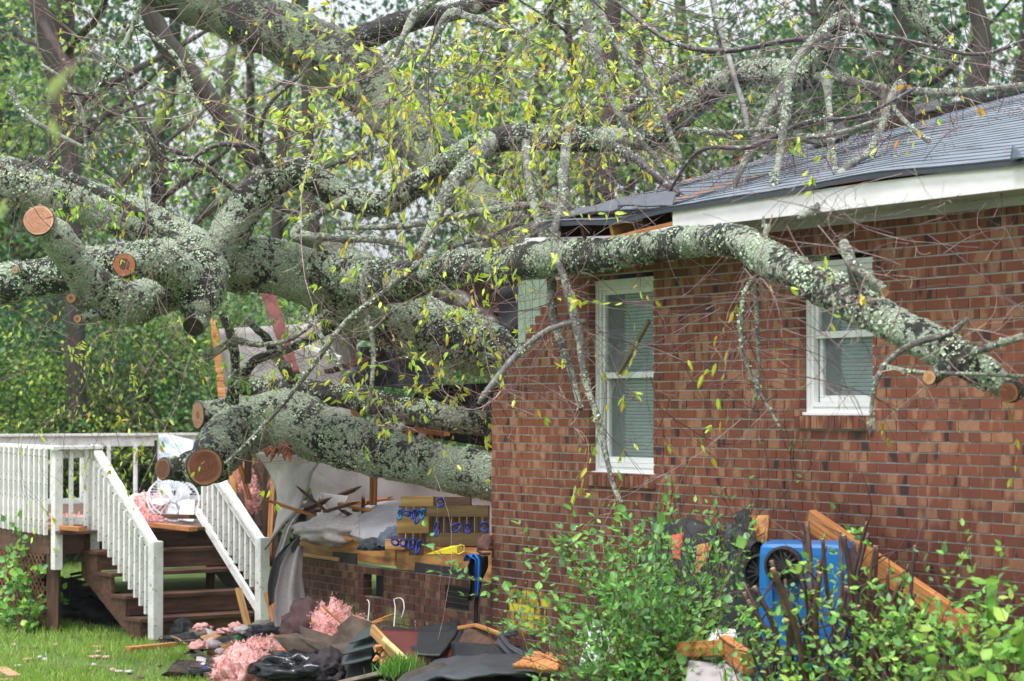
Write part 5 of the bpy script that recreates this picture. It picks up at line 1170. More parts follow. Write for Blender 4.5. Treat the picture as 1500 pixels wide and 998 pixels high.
# splintered framing in the dark cavity and behind the mattress
for i in range(16):
    if i < 7: a = W(rs0.uniform(352, 405), rs0.uniform(700, 820), rs0.uniform(26.6, 27.8)); q = a + Vector((rs0.uniform(-.25, .25), rs0.uniform(-.3, .3), rs0.uniform(.3, .9)))
    else: a = W(rs0.uniform(445, 580), rs0.uniform(735, 765), rs0.uniform(23.2, 24.2)); q = a + Vector((rs0.uniform(-.5, .5), rs0.uniform(-.3, .3), rs0.uniform(.02, .3)))
    beam('broken_framing', a, q, rs0.uniform(.03, .09), rs0.uniform(.02, .04), (OLDWOOD, LUMBER, DARKWOOD)[i % 3], None, jag=.1, label=('brown', 'orange', 'dark')[i % 3] + (' splinter of framing in the dark cavity right of the handrail' if i < 7 else ' splinter of framing on the floor behind the mattress'), cat='splinter', group='splinters of framing inside the torn end')
# --- heap in front of the foundation
blob('rubble_heap', G(480, 985, -.1), (1.25, .9, .26), pm('soil_rubble_d', (.08, .055, .04), (.03, .022, .018), scale=14, bump=1, bdist=.04, spots=((.3, .2, .14), 26, .62)), 12, .4, 9, label='low heap of soaked wreckage under the clothes in front of the foundation', cat='rubble')
blob('rubble_heap', W(560, 1010, 21.6) , (.95, .5, .42), pm('soil_rubble', (.10, .07, .05), (.04, .03, .025), scale=9, bump=.6), 14, .5, 5, label='brown heap of rubble against the foundation behind the torn shingles', cat='rubble')
blob('insulation', W(358, 1000, 21.6), (.26, .25, .27), PINK, 21, .30, 4.5, label='large fluffy clump of pink insulation on the grass at the bottom edge', cat='insulation')
blob('insulation', W(385, 978, 21.9), (.16, .2, .22), PINK, 22, .3, 4.5, label='pink insulation clump leaning on the black plastic bag', cat='insulation')
blob('insulation', W(488, 942, 22.3), (.19, .25, .30), PINK, 23, .3, 4.5, label='tall clump of pink insulation against the foundation by the brown blanket', cat='insulation')
blob('insulation', W(516, 935, 22.0), (.14, .2, .16), PINK, 24, .3, 4.5, label='smaller pink insulation clump beside the wood splinters', cat='insulation')
blob('brown_blanket', W(455, 928, 22.8), (.24, .2, .26), pm('brown_blanket', (.17, .10, .10), (.10, .06, .06), rough=.9), 31, .4, 2, ridge=True, label='crumpled brown blanket below the hanging carpet', cat='blanket')
cl = lambda n, c: pm(n, c, tuple(x * .6 for x in c), rough=.75, scale=10, bump=.4)
PKC = cl('pink_shirt_cloth', (.62, .16, .34)); 
CLO = [((418, 950, 22.6), (.24, .2, .10), (.50, .22, .26), 'dusty pink patterned cloth in the middle of the clothes heap'), ((440, 962, 22.1), (.26, .22, .10), (.70, .24, .42), 'bright pink garment at the centre of the clothes heap'), ((478, 958, 22.2), (.22, .2, .08), (.66, .20, .50), 'magenta pink garment touching the torn shingles'), ((368, 968, 22.3), (.15, .12, .06), (.42, .02, .06), 'crimson cloth at the left of the clothes heap'), ((352, 958, 22.8), (.12, .1, .08), (.55, .58, .55), 'small white cloth above the crimson one'),
       ((455, 935, 22.8), (.20, .2, .10), (.10, .02, .05), 'dark maroon cloth under the tall pink insulation'), ((485, 950, 22.2), (.14, .12, .09), (.34, .24, .56), 'purple and white cloth at the foot of the tall pink insulation'), ((366, 936, 24.6), (.14, .12, .08), (.04, .30, .14), 'green cloth at the foot of the right handrail post'), ((405, 928, 24.2), (.30, .2, .10), (.02, .022, .03), 'black cloth behind the orange board'), ((392, 922, 24.8), (.2, .2, .09), (.20, .20, .16), 'olive grey cloth at the foot of the carpet'),
       ((300, 938, 25.6), (.42, .2, .09), (.014, .018, .026), 'long black garment on the grass below the steps'), ((268, 930, 26.0), (.13, .15, .17), (.012, .014, .018), 'black boot shaped bundle beside the left handrail post'), ((325, 946, 25.0), (.25, .15, .09), (.02, .024, .034), 'black folded trousers on the grass below the steps'), ((425, 958, 21.9), (.2, .15, .07), (.62, .16, .06), 'orange strip of cloth between the pink garments'), ((448, 980, 21.3), (.40, .3, .16), (.010, .012, .018), 'shiny black plastic bag spilling at the front of the heap'), ((425, 985, 21.3), (.25, .2, .16), (.016, .03, .05), 'dark blue black plastic sheet left in the heap front'), ((480, 985, 21.2), (.18, .2, .20), (.03, .022, .03), 'charcoal scarf draped on the black bag'), ((300, 985, 22.4), (.2, .12, .03), (.012, .014, .018), 'flat black cloth behind the blue sandal'), ((408, 960, 21.9), (.11, .1, .12), (.55, .33, .28), 'tan pink lump of padding on the black bag'), ((530, 925, 21.9), (.1, .1, .10), (.30, .22, .14), 'tan torn cardboard lump beside the splinters')]
for i, (p, sz, c, lb) in enumerate(CLO):
    blob('clothing' if 'bag' not in lb else 'plastic_bag', W(p[0], p[1] + sz[2] * 40, p[2]), sz, cl('cloth_%s' % lb.split()[0], c) if 'plastic' not in lb else pm('black_plastic', c, rough=.25, scale=6, bump=.5, bdist=.02), 40 + i, .42, 2.4, ridge=True, label=lb, cat='plastic bag' if 'plastic' in lb else 'clothing', group='clothes strewn before the foundation')
CB = pm('cardboard', (.42, .26, .15), (.34, .2, .11), rough=.9)
sheet('cardboard', [G(300, 985, .02), G(338, 985, .02), G(345, 963, .12), G(305, 960, .10)], mat=CB, amp=.09, freq=5, n=(10, 10), label='tan cardboard piece on the grass behind the blue sandal', cat='cardboard')
sheet('cardboard', [G(240, 930, .03), G(262, 938, .02), G(262, 925, .08), G(252, 918, .10)], mat=CB, amp=.02, label='small tan cardboard piece at the left handrail post', cat='cardboard')
SD = root('sandal', G(292, 990), 'blue rubber slide sandal lying on the grass at the bottom edge', 'sandal'); SB = pm('blue_rubber', (.10, .16, .42), (.07, .11, .30), rough=.6)
mb = MB(); ol = [(-.13, .0), (-.12, .035), (-.06, .042), (.0, .036), (.06, .048), (.11, .044), (.135, .015), (.135, -.015), (.11, -.044), (.06, -.048), (0, -.036), (-.06, -.042), (-.12, -.035)]; n = len(ol); c = G(290, 990, .03)
mb.add([c + Vector((x, y, 0)) for x, y in ol] + [c + Vector((x, y, .028)) for x, y in ol], [tuple(range(n))[::-1], tuple(range(n, 2 * n))] + [(i, (i + 1) % n, n + (i + 1) % n, n + i) for i in range(n)]); build(mb, 'sole', SB, SD)
mb = MB(); pts = [c + Vector((.05 + .01 * 0, .05 * math.cos(t_), .025 + .06 * math.sin(t_))) for t_ in [math.pi * q / 10 for q in range(11)]]
for q in range(10): mb.add([pts[q] - Vector((.03, 0, 0)), pts[q] + Vector((.04, 0, 0)), pts[q + 1] + Vector((.04, 0, 0)), pts[q + 1] - Vector((.03, 0, 0))], [(0, 1, 2, 3), (3, 2, 1, 0)])
build(mb, 'strap', SB, SD)
lum(G(187, 956, .04), G(256, 950, .05), .09, .04, LUMBER, 'orange board lying on the grass left of the black clothes', jag=.05)
lum(W(374, 938, 23.2), W(432, 931, 23.0), .09, .045, LUMBER, 'orange board lying across the dark clothes below the carpet')
lum(G(238, 942, .05), G(270, 936, .05), .06, .03, LUMBER, 'short orange stick at the foot of the left handrail post')
lum(W(349, 862, 25.6), W(364, 922, 25.4), .07, .03, LUMBER_W, 'pale split board leaning on the lowest step by the right post', jag=.04)
lum(W(392, 868, 25.0), W(404, 914, 24.8), .08, .03, LUMBER, 'pale board leaning against the back of the right handrail post')
rs = random.Random(8)
for i in range(9):
    a = W(rs.uniform(495, 545), rs.uniform(905, 938), 21.9 + rs.uniform(-.1, .3)); q = a + Vector((rs.uniform(-.28, .28), rs.uniform(-.1, .1), rs.uniform(-.08, .14)))
    lum(a, q, rs.uniform(.03, .09), .02, (LUMBER, LUMBER_W)[i % 2], 'one of the raw wood splinters between pink insulation and torn shingles', 'splinter', jag=.06, group='raw wood splinters by the foundation')
for i in range(26):       # small litter on the lawn
    a = G(rs.uniform(0, 330), rs.uniform(945, 998), .015)
    blob('leaf_litter' if i % 3 else 'plaster_crumb', a, (rs.uniform(.02, .07), rs.uniform(.02, .06), .02), (CB, PINK, DW_, OLDWOOD)[i % 4], i, .4, 2, sub=2, label=('brown', 'pink', 'white', 'dark')[i % 4] + ' crumb of wreckage lying in the grass', cat='debris crumb', group='crumbs of wreckage in the grass')
lum(G(0, 980, .03), G(22, 992, .03), .12, .02, CB, 'tan scrap of board at the lower left corner of the lawn')
SCR = [('torn white wallboard scrap', DW_), ('orange wood scrap', LUMBER), ('dark wood scrap', OLDWOOD), ('black felt scrap', FELT), ('pink insulation scrap', PINK), ('tan cardboard scrap', CB), ('grey fabric scrap', CARPET)]
for i in range(175):
    px = rs.gauss(440, 85); py = rs.uniform(915, 990); 
    if not 255 < px < 620: px = rs.uniform(300, 520)
    d = 24.6 - (py - 915) * .032 - max(0, px - 400) * .006 + rs.uniform(-.2, .2); c = W(px, py + 4, d); nm_, m_ = SCR[i % 7]; a_ = rs.uniform(0, 3.14)
    if m_ is PINK or m_ is CARPET: blob('scrap', c, (rs.uniform(.03, .1), rs.uniform(.03, .08), rs.uniform(.03, .07)), m_, i, .4, 3, sub=3, label=nm_ + ' in the heap before the foundation', cat='scrap', group=nm_ + 's in the heap')
    else:
        e = Vector((math.cos(a_), math.sin(a_), rs.uniform(-.3, .5))) * rs.uniform(.04, .16); g = Vector((-math.sin(a_), math.cos(a_) * .6, rs.uniform(-.2, .9))) * rs.uniform(.03, .09)
        sheet('scrap', [c - e - g, c + e * rs.uniform(.6, 1.2) - g, c + e + g * rs.uniform(.5, 1.3), c - e * rs.uniform(.3, 1) + g], n=(5, 4), mat=m_, th=.01, amp=.02, freq=8, seed=i, label=nm_ + ' in the heap before the foundation', cat='scrap', group=nm_ + 's in the heap')
# --- torn piece of roof lying on the ground
RF = root('roof_piece', W(650, 990, 20.6), 'torn off piece of roof lying black side up against the foundation', 'roof piece')
for i, (x0, y0, x1, y1, x2, y2, x3, y3) in enumerate(((500, 976, 545, 966, 545, 952, 505, 958), (502, 960, 550, 948, 550, 932, 515, 942), (514, 944, 552, 930, 550, 915, 528, 928))):
    s_ = sheet('shingle', [W(x0, y0, 20.9), W(x1, y1, 20.8), W(x2, y2, 20.95), W(x3, y3, 21.05)], mat=SHGREEN, th=.012, amp=.01, parent=RF, n=(8, 6))
sheet('shingle_back', [W(505, 998, 20.95), W(560, 990, 20.9), W(552, 925, 21.1), W(522, 935, 21.2)], mat=FELT, th=.02, amp=.03, parent=RF)
sheet('painted_boards', [W(612, 985, 20.2), W(700, 962, 20.0), W(640, 930, 20.7), W(548, 924, 20.9)], mat=REDWOOD, th=.03, amp=.02, parent=RF)
beam('edge_board', W(545, 922, 20.75), W(606, 986, 20.1), .03, .09, LUMBER_W, RF)
sheet('foam_strip', [W(562, 940, 20.5), W(604, 980, 20.05), W(608, 972, 20.05), W(566, 934, 20.5)], mat=plain('yellow_foam', (.55, .50, .22)), th=.02, amp=.02, parent=RF, n=(14, 3))
sheet('felt_cover', [W(615, 965, 20.3), W(700, 960, 20.3), W(672, 916, 20.9), W(560, 920, 21.0)], mat=FELT, th=.02, amp=.06, parent=RF)
sheet('felt_cover', [W(610, 963, 20.05), W(645, 962, 20.0), W(672, 925, 20.5), W(612, 927, 20.5)], mat=FELT, th=.02, amp=.02, parent=RF)
sheet('gable_board', [W(660, 965, 20.15), W(790, 968, 19.3), W(735, 930, 19.9), W(692, 915, 20.2)], mat=DARKWOOD, th=.03, amp=.02, parent=RF)
beam('edge_trim', W(672, 920, 20.3), W(697, 916, 20.1), .03, .03, LUMBER, RF); beam('edge_trim', W(697, 916, 20.1), W(737, 930, 19.7), .03, .03, LUMBER, RF)
sheet('inner_dark', [W(660, 990, 20.0), W(800, 990, 19.0), W(790, 950, 19.4), W(660, 940, 20.2)], mat=BLACKC, th=.02, amp=.04, parent=RF)
ribbon('torn_felt', [(W(730, 932, 19.7), .10), (W(745, 950, 19.4), .08), (W(765, 962, 19.2), .09), (W(785, 972, 19.1), .11)], Vector((.3, 0, .95)), SHEET, parent=RF, wob=.03)
beam('felt_roll', W(735, 930, 19.7), W(756, 927, 19.5), .05, .05, SHEET, RF, bev=.012)
mb = MB(); c = W(560, 955, 20.6)
for i in range(14):
    a = c + Vector((rs.uniform(-.06, .1), rs.uniform(-.03, .03), rs.uniform(-.08, .08))); mb.tube([a, a + Vector((rs.uniform(-.05, .05), -.03, rs.uniform(-.07, .05)))], [.03, .008], 6)
build(mb, 'splintered_block', LUMBER, RF)
sheet('roofing_sheet', [W(590, 1010, 18.5), W(850, 1012, 17.6), W(800, 975, 19.0), W(640, 970, 19.8)], mat=SHEET, th=.02, amp=.05, n=(30, 14), bend=lambda u, v: Vector((0, 0, .10 * math.sin(u * 3.1) * (1 - v * .4))), label='wet dark grey roofing sheet scattered with grit, flat at the bottom edge', cat='roofing')
blob('rubble_heap', W(700, 1075, 19.0), (1.1, .7, .40), pm('soil_rubble_b', (.06, .05, .04), (.03, .025, .02), scale=9, bump=.6), 15, .4, 4, label='dark rubble heap beneath the torn roof piece', cat='rubble')
sheet('split_board', [W(752, 982, 17.9), W(818, 985, 17.5), W(835, 965, 17.8), W(775, 963, 18.3)], mat=LUMBER, th=.04, amp=.03, rag=.12, label='split orange plank lying on the roofing sheet by the leafy bush', cat='board')
lum(W(500, 1000, 20.9), W(562, 985, 20.6), .15, .03, pm('grey_plank', (.28, .22, .19), (.18, .14, .12)), 'grey weathered plank on the ground below the torn shingles')
# --- things on the deck
FN = root('fan', D(2.0, -1.7, DZ), 'white round fan lying on its side among pink insulation on the deck', 'fan')
fc_ = W(254, 733, 29.0); ax = Vector((.25, -.75, .6)).normalized(); fu = ax.cross(Vector((0, 0, 1))).normalized(); fv = ax.cross(fu)
FR = 38 * 29.0 / F; WP = plain('white_plastic', (.66, .68, .72), .4)
def ring3(mb, c, r, t_, n=36): mb.tube([c + (fu * math.cos(2 * math.pi * q / n) + fv * math.sin(2 * math.pi * q / n)) * r for q in range(n + 1)], [t_] * (n + 1), 5, cap=False)
mb = MB(); ring3(mb, fc_, FR, .012); ring3(mb, fc_ + ax * .06, FR * .96, .008); ring3(mb, fc_ + ax * .10, FR * .55, .004); ring3(mb, fc_ + ax * .11, FR * .25, .005)
for q in range(36):
    t_ = 2 * math.pi * q / 36; e = fu * math.cos(t_) + fv * math.sin(t_); mb.tube([fc_ + ax * .11 + e * FR * .2, fc_ + ax * .10 + e * FR * .55, fc_ + ax * .06 + e * FR * .96, fc_ + e * FR, fc_ - ax * .05 + e * FR * .6, fc_ - ax * .06 + e * .03], [.0035] * 6, 4)
build(mb, 'cage', WP, FN)
for q in range(5):
    t_ = 2 * math.pi * q / 5; mb = MB(); e = fu * math.cos(t_) + fv * math.sin(t_); g = ax.cross(e); vs = [fc_ + e * .04 - g * .02, fc_ + e * .04 + g * .02, fc_ + e * FR * .5 + g * .09 + ax * .02, fc_ + e * FR * .85 + g * .06 + ax * .02, fc_ + e * FR * .85 - g * .05 - ax * .01, fc_ + e * FR * .5 - g * .04]
    mb.add(vs + [v + ax * .006 for v in vs], [(0, 1, 2, 3, 4, 5), (11, 10, 9, 8, 7, 6)]); build(mb, 'blade', WP, FN)
mb = MB(); mb.tube([fc_ - ax * .08, fc_ + ax * .03], [.055, .045], 16); build(mb, 'hub', WP, FN)
def Dk(px, py, dz=0):
    d = (CAMZ - DZ) * F / (py - 600.0); p = W(px, py, d); p.z = DZ + dz; return p
blob('insulation', Dk(222, 752), (.26, .2, .20), PINK, 51, .3, 4.5, label='pink insulation clump on the deck in front of the fan', cat='insulation')
blob('insulation', Dk(212, 772), (.2, .15, .12), PINK, 52, .3, 4.5, label='flat pink insulation at the top of the steps', cat='insulation')
blob('insulation', Dk(110, 772), (.35, .15, .10), PINK, 53, .3, 4.5, label='pink insulation lying on the deck behind the short front railing', cat='insulation')
blob('insulation', Dk(30, 766), (.5, .2, .10), PINK, 54, .3, 4.5, label='pink insulation lying on the deck behind the left balusters', cat='insulation')
blob('white_cloth', Dk(208, 745), (.28, .2, .16), plain('white_cloth', (.66, .64, .60)), 55, .4, 2, ridge=True, label='dirty white cloth bundle left of the fan on the deck', cat='cloth')
sheet('white_board', [W(261, 763, 28.4), W(284, 765, 28.3), W(286, 737, 28.8), W(268, 735, 28.8)], mat=WHITE, th=.03, label='white board propped on the deck right of the fan', cat='board')
lum(Dk(200, 770, .03), Dk(283, 779, .03), .10, .05, LUMBER, 'orange beam lying across the top of the steps')
lum(Dk(192, 765, .08), Dk(283, 770, .10), .12, .05, OLDWOOD, 'dark wet beam lying behind the orange beam on the deck')
lum(Dk(120, 779, .03), Dk(60, 775, .03), .08, .05, LUMBER, 'reddish board on the deck edge behind the corner post')
sheet('blue_tarp', [W(235, 715, 30), W(285, 715, 29.8), W(280, 642, 30.2), W(234, 638, 30.4)], mat=plain('pale_blue_sheet', (.42, .48, .58)), th=.02, amp=.1, label='pale blue grey panel standing on the deck behind the sawn stub', cat='panel')
mb = MB(); mb.tube([W(228, 645, 30.1), W(229, 690, 30.1), W(222, 725, 30)], [.02] * 3, 6); build(mb, 'black_bar', FELT, label='thin black upright bar beside the pale blue panel', cat='bar')
# black metal chair under the deck
CH_ = root('metal_chair', W(140, 900, 28.5), 'black metal garden chair with slatted back, tipped under the deck', 'chair'); MBK = pm('black_metal', (.02, .02, .022), rough=.4, bump=0)
def cc(px, py, d=28.5): return W(px, py, d)
for n_, P_ in (('leg', [(103, 915), (104, 845)]), ('leg', [(137, 880), (132, 835)]), ('leg', [(172, 930), (150, 880), (146, 835)]), ('arm', [(103, 842), (150, 833)]), ('seat_rail', [(103, 870), (150, 885), (168, 925)]), ('foot_rail', [(100, 905), (160, 928)])):
    mb = MB(); mb.tube([cc(*p) for p in P_], [.018] * len(P_), 6); build(mb, n_, MBK, CH_)
for q in range(4): beam('slat', cc(104, 848 + q * 8), cc(134, 842 + q * 9), .01, .035, MBK, CH_)
blob('dark_clutter', W(165, 925, 28.3), (.6, .5, .35), BLACKC, 61, .4, 3, label='dark clutter stored beneath the deck beside the steps', cat='clutter')
blob('dark_clutter', W(60, 925, 31), (.8, .5, .6), pm('dark_blue_clutter', (.03, .05, .07)), 62, .4, 3, label='dark blue clutter behind the lattice under the deck', cat='clutter')

# ------------------------------------------------------------------ right: bin, leaning sheets, lumber
BINC = Vector((1.80, 15.15, 0)); BZ0 = gz(1.80, 15.15)
BIN = root('blue_bin', Vector((BINC.x, BINC.y, BZ0)), 'blue plastic wheeled bin standing upside down against the brick wall', 'bin')
BP = pm('blue_bin_plastic', (.010, .14, .40), (.008, .105, .31), rough=.32, scale=2, bump=.05, spots=((.1, .12, .14), 30, .74))
RB = Matrix.Translation((BINC.x, BINC.y, BZ0)) @ Matrix.Rotation(R(-12), 4, 'Z')
HB = 1.59 - BZ0 + .005
def rrect(w_, d_, r, n=6):
    out = []
    for cx, cy, a0 in ((w_ / 2 - r, d_ / 2 - r, 0), (-w_ / 2 + r, d_ / 2 - r, 90), (-w_ / 2 + r, -d_ / 2 + r, 180), (w_ / 2 - r, -d_ / 2 + r, 270)):
        for q in range(n + 1): a = R(a0 + 90 * q / n); out.append((cx + r * math.cos(a), cy + r * math.sin(a)))
    return out
def loft(mb, levels, col=(1, 1, 1)):
    b0 = len(mb.v); n = None
    for (z, w_, d_, r, ox, oy) in levels:
        pr = rrect(w_, d_, r); n = len(pr); mb.v += [Vector((x + ox, y + oy, z)) for x, y in pr]
    for l in range(len(levels) - 1):
        for k in range(n):
            k2 = (k + 1) % n; mb.f.append((b0 + l * n + k, b0 + l * n + k2, b0 + (l + 1) * n + k2, b0 + (l + 1) * n + k)); mb.c.append(col); mb.m.append(0)
    mb.f.append(tuple(b0 + k for k in range(n))[::-1]); mb.c.append(col); mb.m.append(0); L0 = b0 + (len(levels) - 1) * n
    mb.f.append(tuple(L0 + k for k in range(n))); mb.c.append(col); mb.m.append(0)
mb = MB(); loft(mb, [(.10, .60, .66, .06, 0, 0), (.5, .575, .62, .06, 0, 0), (HB - .38, .555, .585, .06, 0, 0), (HB - .06, .545, .56, .06, 0, 0), (HB - .02, .535, .55, .06, 0, 0), (HB, .50, .51, .05, 0, 0)])
build(mb, 'body', BP, BIN, RB, smooth=False)
mb = MB(); loft(mb, [(.05, .66, .74, .07, 0, -.02), (.13, .66, .74, .07, 0, -.02), (.16, .62, .70, .06, 0, -.02)]); build(mb, 'rim', BP, BIN, RB)
mb = MB(); loft(mb, [(.0, .60, .80, .08, 0, -.06), (.045, .68, .86, .08, 0, -.06)]); build(mb, 'lid', BP, BIN, RB)
mb = MB(); mb.box((-.03, -.318, .2), (.03, -.285, HB - .1), bev=.01); mb.box((-.2, -.312, .2), (-.185, -.285, HB - .2), bev=.005); build(mb, 'rib', BP, BIN, RB)
BKP = pm('black_wheel_plastic', (.02, .02, .022), rough=.5, bump=.1)
def wheel(c, ax, r):
    w_ = root('wheel', c, None, None); w_.parent = BIN; w_.matrix_local = MW[BIN.name].inverted() @ MW[w_.name]
    u = ax.cross(Vector((0, 0, 1))).normalized(); v = ax.cross(u)
    def ringp(rr_, t_, n=32): return [c + (u * math.cos(2 * math.pi * q / n) + v * math.sin(2 * math.pi * q / n)) * rr_ + ax * t_ for q in range(n)]
    mb = MB(); prof = [(r * .86, -.032), (r, -.028), (r, .028), (r * .86, .032), (r * .84, .0)]; n = 32
    for a, t_ in prof: mb.v += ringp(a, t_)
    for l in range(5):
        for k in range(n): k2 = (k + 1) % n; l2 = (l + 1) % 5; mb.f.append((l * n + k, l * n + k2, l2 * n + k2, l2 * n + k)); mb.c.append((1, 1, 1)); mb.m.append(0)
    build(mb, 'tyre', BKP, w_, smooth=False)
    mb = MB(); mb.tube([c - ax * .035, c + ax * .04], [r * .24] * 2, 16)
    for q in range(14):
        t_ = 2 * math.pi * q / 14; e = u * math.cos(t_) + v * math.sin(t_); mb.tube([c + e * r * .2 + ax * .012, c + e * r * .86 + ax * .008], [.008, .010], 5)
    mb.tube([c - ax * .018, c - ax * .008], [r * .86] * 2, 28); build(mb, 'hub', BKP, w_)
wheel(W(1148, 828, 14.85), Vector((-.30, -.95, .0)).normalized(), 28 * 14.85 / F)
wheel(W(1116, 838, 15.25), Vector((-.45, -.9, .0)).normalized(), 27 * 15.25 / F)
mb = MB(); mb.tube([W(1148, 828, 14.9), W(1118, 838, 15.3)], [.012, .012], 8); build(mb, 'axle', BKP, BIN)
BM = BEAM = None
beam('long_board', W(1188, 762, 15.9), W(1425, 925, 14.35), .05, .14, LUMBER, None, up=Vector((0, 0, 1)), label='long wet orange board slanting down the brick wall right of the blue bin', cat='board')
sheet('plywood_piece', [W(1094, 830, 16.0), W(1122, 812, 15.9), W(1129, 757, 16.15), W(1100, 757, 16.3)], mat=PLY, th=.02, amp=.01, label='orange plywood corner with a dark knot, leaning left of the blue bin wheels', cat='plywood')
sheet('roofing_sheet', [W(1050, 1060, 15.9), W(1122, 1060, 15.3), W(1118, 800, 15.75), W(1068, 765, 16.3)], mat=SHGREEN, th=.02, amp=.03, label='tall slate green shingle sheet leaning on the wall left of the blue bin', cat='roofing')
sheet('roofing_felt', [W(1075, 800, 15.8), W(1108, 798, 15.6), W(1100, 752, 16.4), W(1078, 755, 16.5)], mat=FELT, th=.02, amp=.03, label='black felt flap curling over the top of the slate green sheet', cat='roofing')
mb = MB(); Q = [W(1085, 790, 15.7), W(1095, 800, 15.6), W(1110, 806, 15.5)]; mb.tube(Q, [.07, .06, .055], 14, cap=False); mb.tube(Q, [.055, .048, .042], 14, cap=False); build(mb, 'felt_roll', FELT, smooth=True, label='rolled end of black felt beside the plywood corner', cat='roofing')
sheet('roofing_felt', [W(930, 1010, 16.6), W(1060, 1010, 15.9), W(1060, 765, 16.6), W(945, 755, 17.3)], mat=FELT, th=.02, amp=.08, rag=.1, label='large ragged black felt sheet leaning on the wall behind the leafy bush', cat='roofing')
sheet('torn_plywood', [W(1018, 850, 16.0), W(1030, 830, 15.9), W(1045, 795, 16.0), W(1025, 800, 16.2)], mat=PLY, th=.02, amp=.02, label='thin curved plywood splinter in front of the ragged felt', cat='plywood')
sheet('orange_cloth', [W(985, 820, 15.6), W(996, 822, 15.6), W(1000, 785, 15.7), W(984, 783, 15.7)], mat=cl('coral_cloth', (.66, .14, .09)), th=.012, amp=.06, freq=7, label='coral orange rag caught in the top of the leafy bush', cat='cloth')
sheet('fascia_piece', [W(1030, 965, 14.8), W(1085, 960, 14.6), W(1078, 925, 14.9), W(1045, 922, 15.1)], mat=FASCIA, th=.02, amp=.02, label='grey white bent metal panel under the leafy bush', cat='panel')
lum(W(1000, 952, 14.9), W(1066, 948, 14.6), .10, .09, LUMBER, 'orange beam end lying under the leafy bush')
lum(W(1060, 945, 14.7), W(1096, 972, 14.3), .07, .12, LUMBER, 'orange broken beam pointing to the blue bin base')
sheet('wallboard_sheet', [W(1000, 1040, 14.3), W(1100, 1040, 14.1), W(1090, 975, 14.5), W(1010, 970, 14.7)], mat=DRYWALL, th=.02, amp=.02, label='pale wallboard lying at the bottom edge left of the blue bin', cat='wallboard')
sheet('wallboard_sheet', [W(850, 985, 15.6), W(910, 960, 15.4), W(900, 920, 15.8), W(862, 905, 15.9)], mat=WHITE, th=.02, amp=.03, label='white panel showing through the leafy bush', cat='panel')
blob('rubble_heap', Vector((1.0, 16.0, gz(1, 16) - .05)), (.9, .6, .5), pm('soil_rubble_c', (.05, .035, .03), (.025, .02, .018), scale=9, bump=.6), 16, .5, 4, label='dark rubble heap hidden behind the leafy bush at the wall', cat='rubble')

# loose fibres standing off the pink insulation
FUZZ = leafmat('pink_fibre', rough=1, tr=.5)
def fuzz(o, n, sz, col, seed):
    r = np.random.RandomState(seed); me = o.data; k = len(me.vertices); co = np.empty(k * 3); me.vertices.foreach_get('co', co); co = co.reshape(-1, 3); no = np.empty(k * 3); me.vertices.foreach_get('normal', no); no = no.reshape(-1, 3)
    i = r.randint(0, k, n); P = co[i] + r.normal(size=(n, 3)) * sz * .5; D = r.normal(size=(n, 3)) * .8 + no[i] * .7; L = r.uniform(.5, 1.5, n) * sz; g = r.uniform(.6, 1.15, (n, 1))
    m2 = leaves_mesh('fibres', P, D, L, L * .3, np.array([col]) * g, FUZZ, nrm=no[i], seed=seed, simple=True)
    mkobj('fibres', m2, o, MW[o.name], kind='stuff')
for j, o in enumerate([o for o in bpy.data.objects if o.type == 'MESH' and o.name.startswith('insulation')]):
    fuzz(o, 2600, .026, (.86, .50, .47), j)
# ------------------------------------------------------------------ bushes at the wall
def bush(name, base, spread, stems, hgt, lab, pal, seed, leafd=1.0, lsz=.055, bare=0, woody=.012, targets=None, cat='bush', stemcol=(.8, .6, .5), wid=.26, up=.55, lv=3):
    r = random.Random(seed); rt = root(name, base, lab, cat); mb = MB(); P = []; Dd = []; L = []; C = []
    def leaf(p, d):
        c = pal[int(r.random() * len(pal))]; g = r.uniform(.7, 1.25); P.append(tuple(p)); Dd.append((d.x, d.y, d.z - .15)); L.append(lsz * r.uniform(.55, 1.3)); C.append((c[0] * g, c[1] * g, c[2] * g))
    def br(p, d, ln, rad, lv_):
        n = max(4, int(ln / .06)); pts = [p.copy()]; d = d.normalized()
        for i in range(n):
            d = (d + Vector((r.gauss(0, .13), r.gauss(0, .13), r.gauss(0, .10) + .02))).normalized(); p = p + d * ln / n; pts.append(p.copy())
        rads = [max(.0016, rad * (1 - .6 * i / n)) for i in range(n + 1)]
        mb.tube(pts, rads, 6 if rad > .008 else 4, col=stemcol)
        if lv_ > 0:
            for k in range(r.randint(3, 5)):
                i = r.randint(n // 3, n); e = d + Vector((r.uniform(-1, 1), r.uniform(-1, 1), r.uniform(-.4, up + .3)))
                br(pts[i], e, ln * r.uniform(.3, .6), rads[i] * .6, lv_ - 1)
        if lv_ <= 1:
            for i in range(n // 4, n + 1):
                for s_ in range(2):
                    if r.random() < leafd * .8:
                        leaf(pts[i], d * .6 + Vector((r.uniform(-1, 1), r.uniform(-1, 1), r.uniform(-.3, 1))))
    for k in range(stems):
        if targets: t_ = targets[k % len(targets)] + Vector((r.uniform(-.15, .15), r.uniform(-.15, .15), r.uniform(-.15, .1)))
        else: t_ = base + Vector((r.uniform(-1, 1) * spread, r.uniform(-.5, .4) * spread, hgt * r.uniform(.55, 1)))
        b_ = base + Vector((r.uniform(-.2, .2) * spread, r.uniform(-.2, .2) * spread, -.1))
        d = t_ - b_; br(b_, d, d.length * .85, woody * r.uniform(.6, 1.2), lv - 1)
    build(mb, 'stems', TWIG, rt, smooth=True)
    if P:
        L = np.array(L); me = leaves_mesh('leaves', P, Dd, L, L * wid, C, LEAF, nrm=np.tile([0., -.5, 1.], (len(P), 1)), seed=seed); mkobj('leaves', me, rt)
    return rt
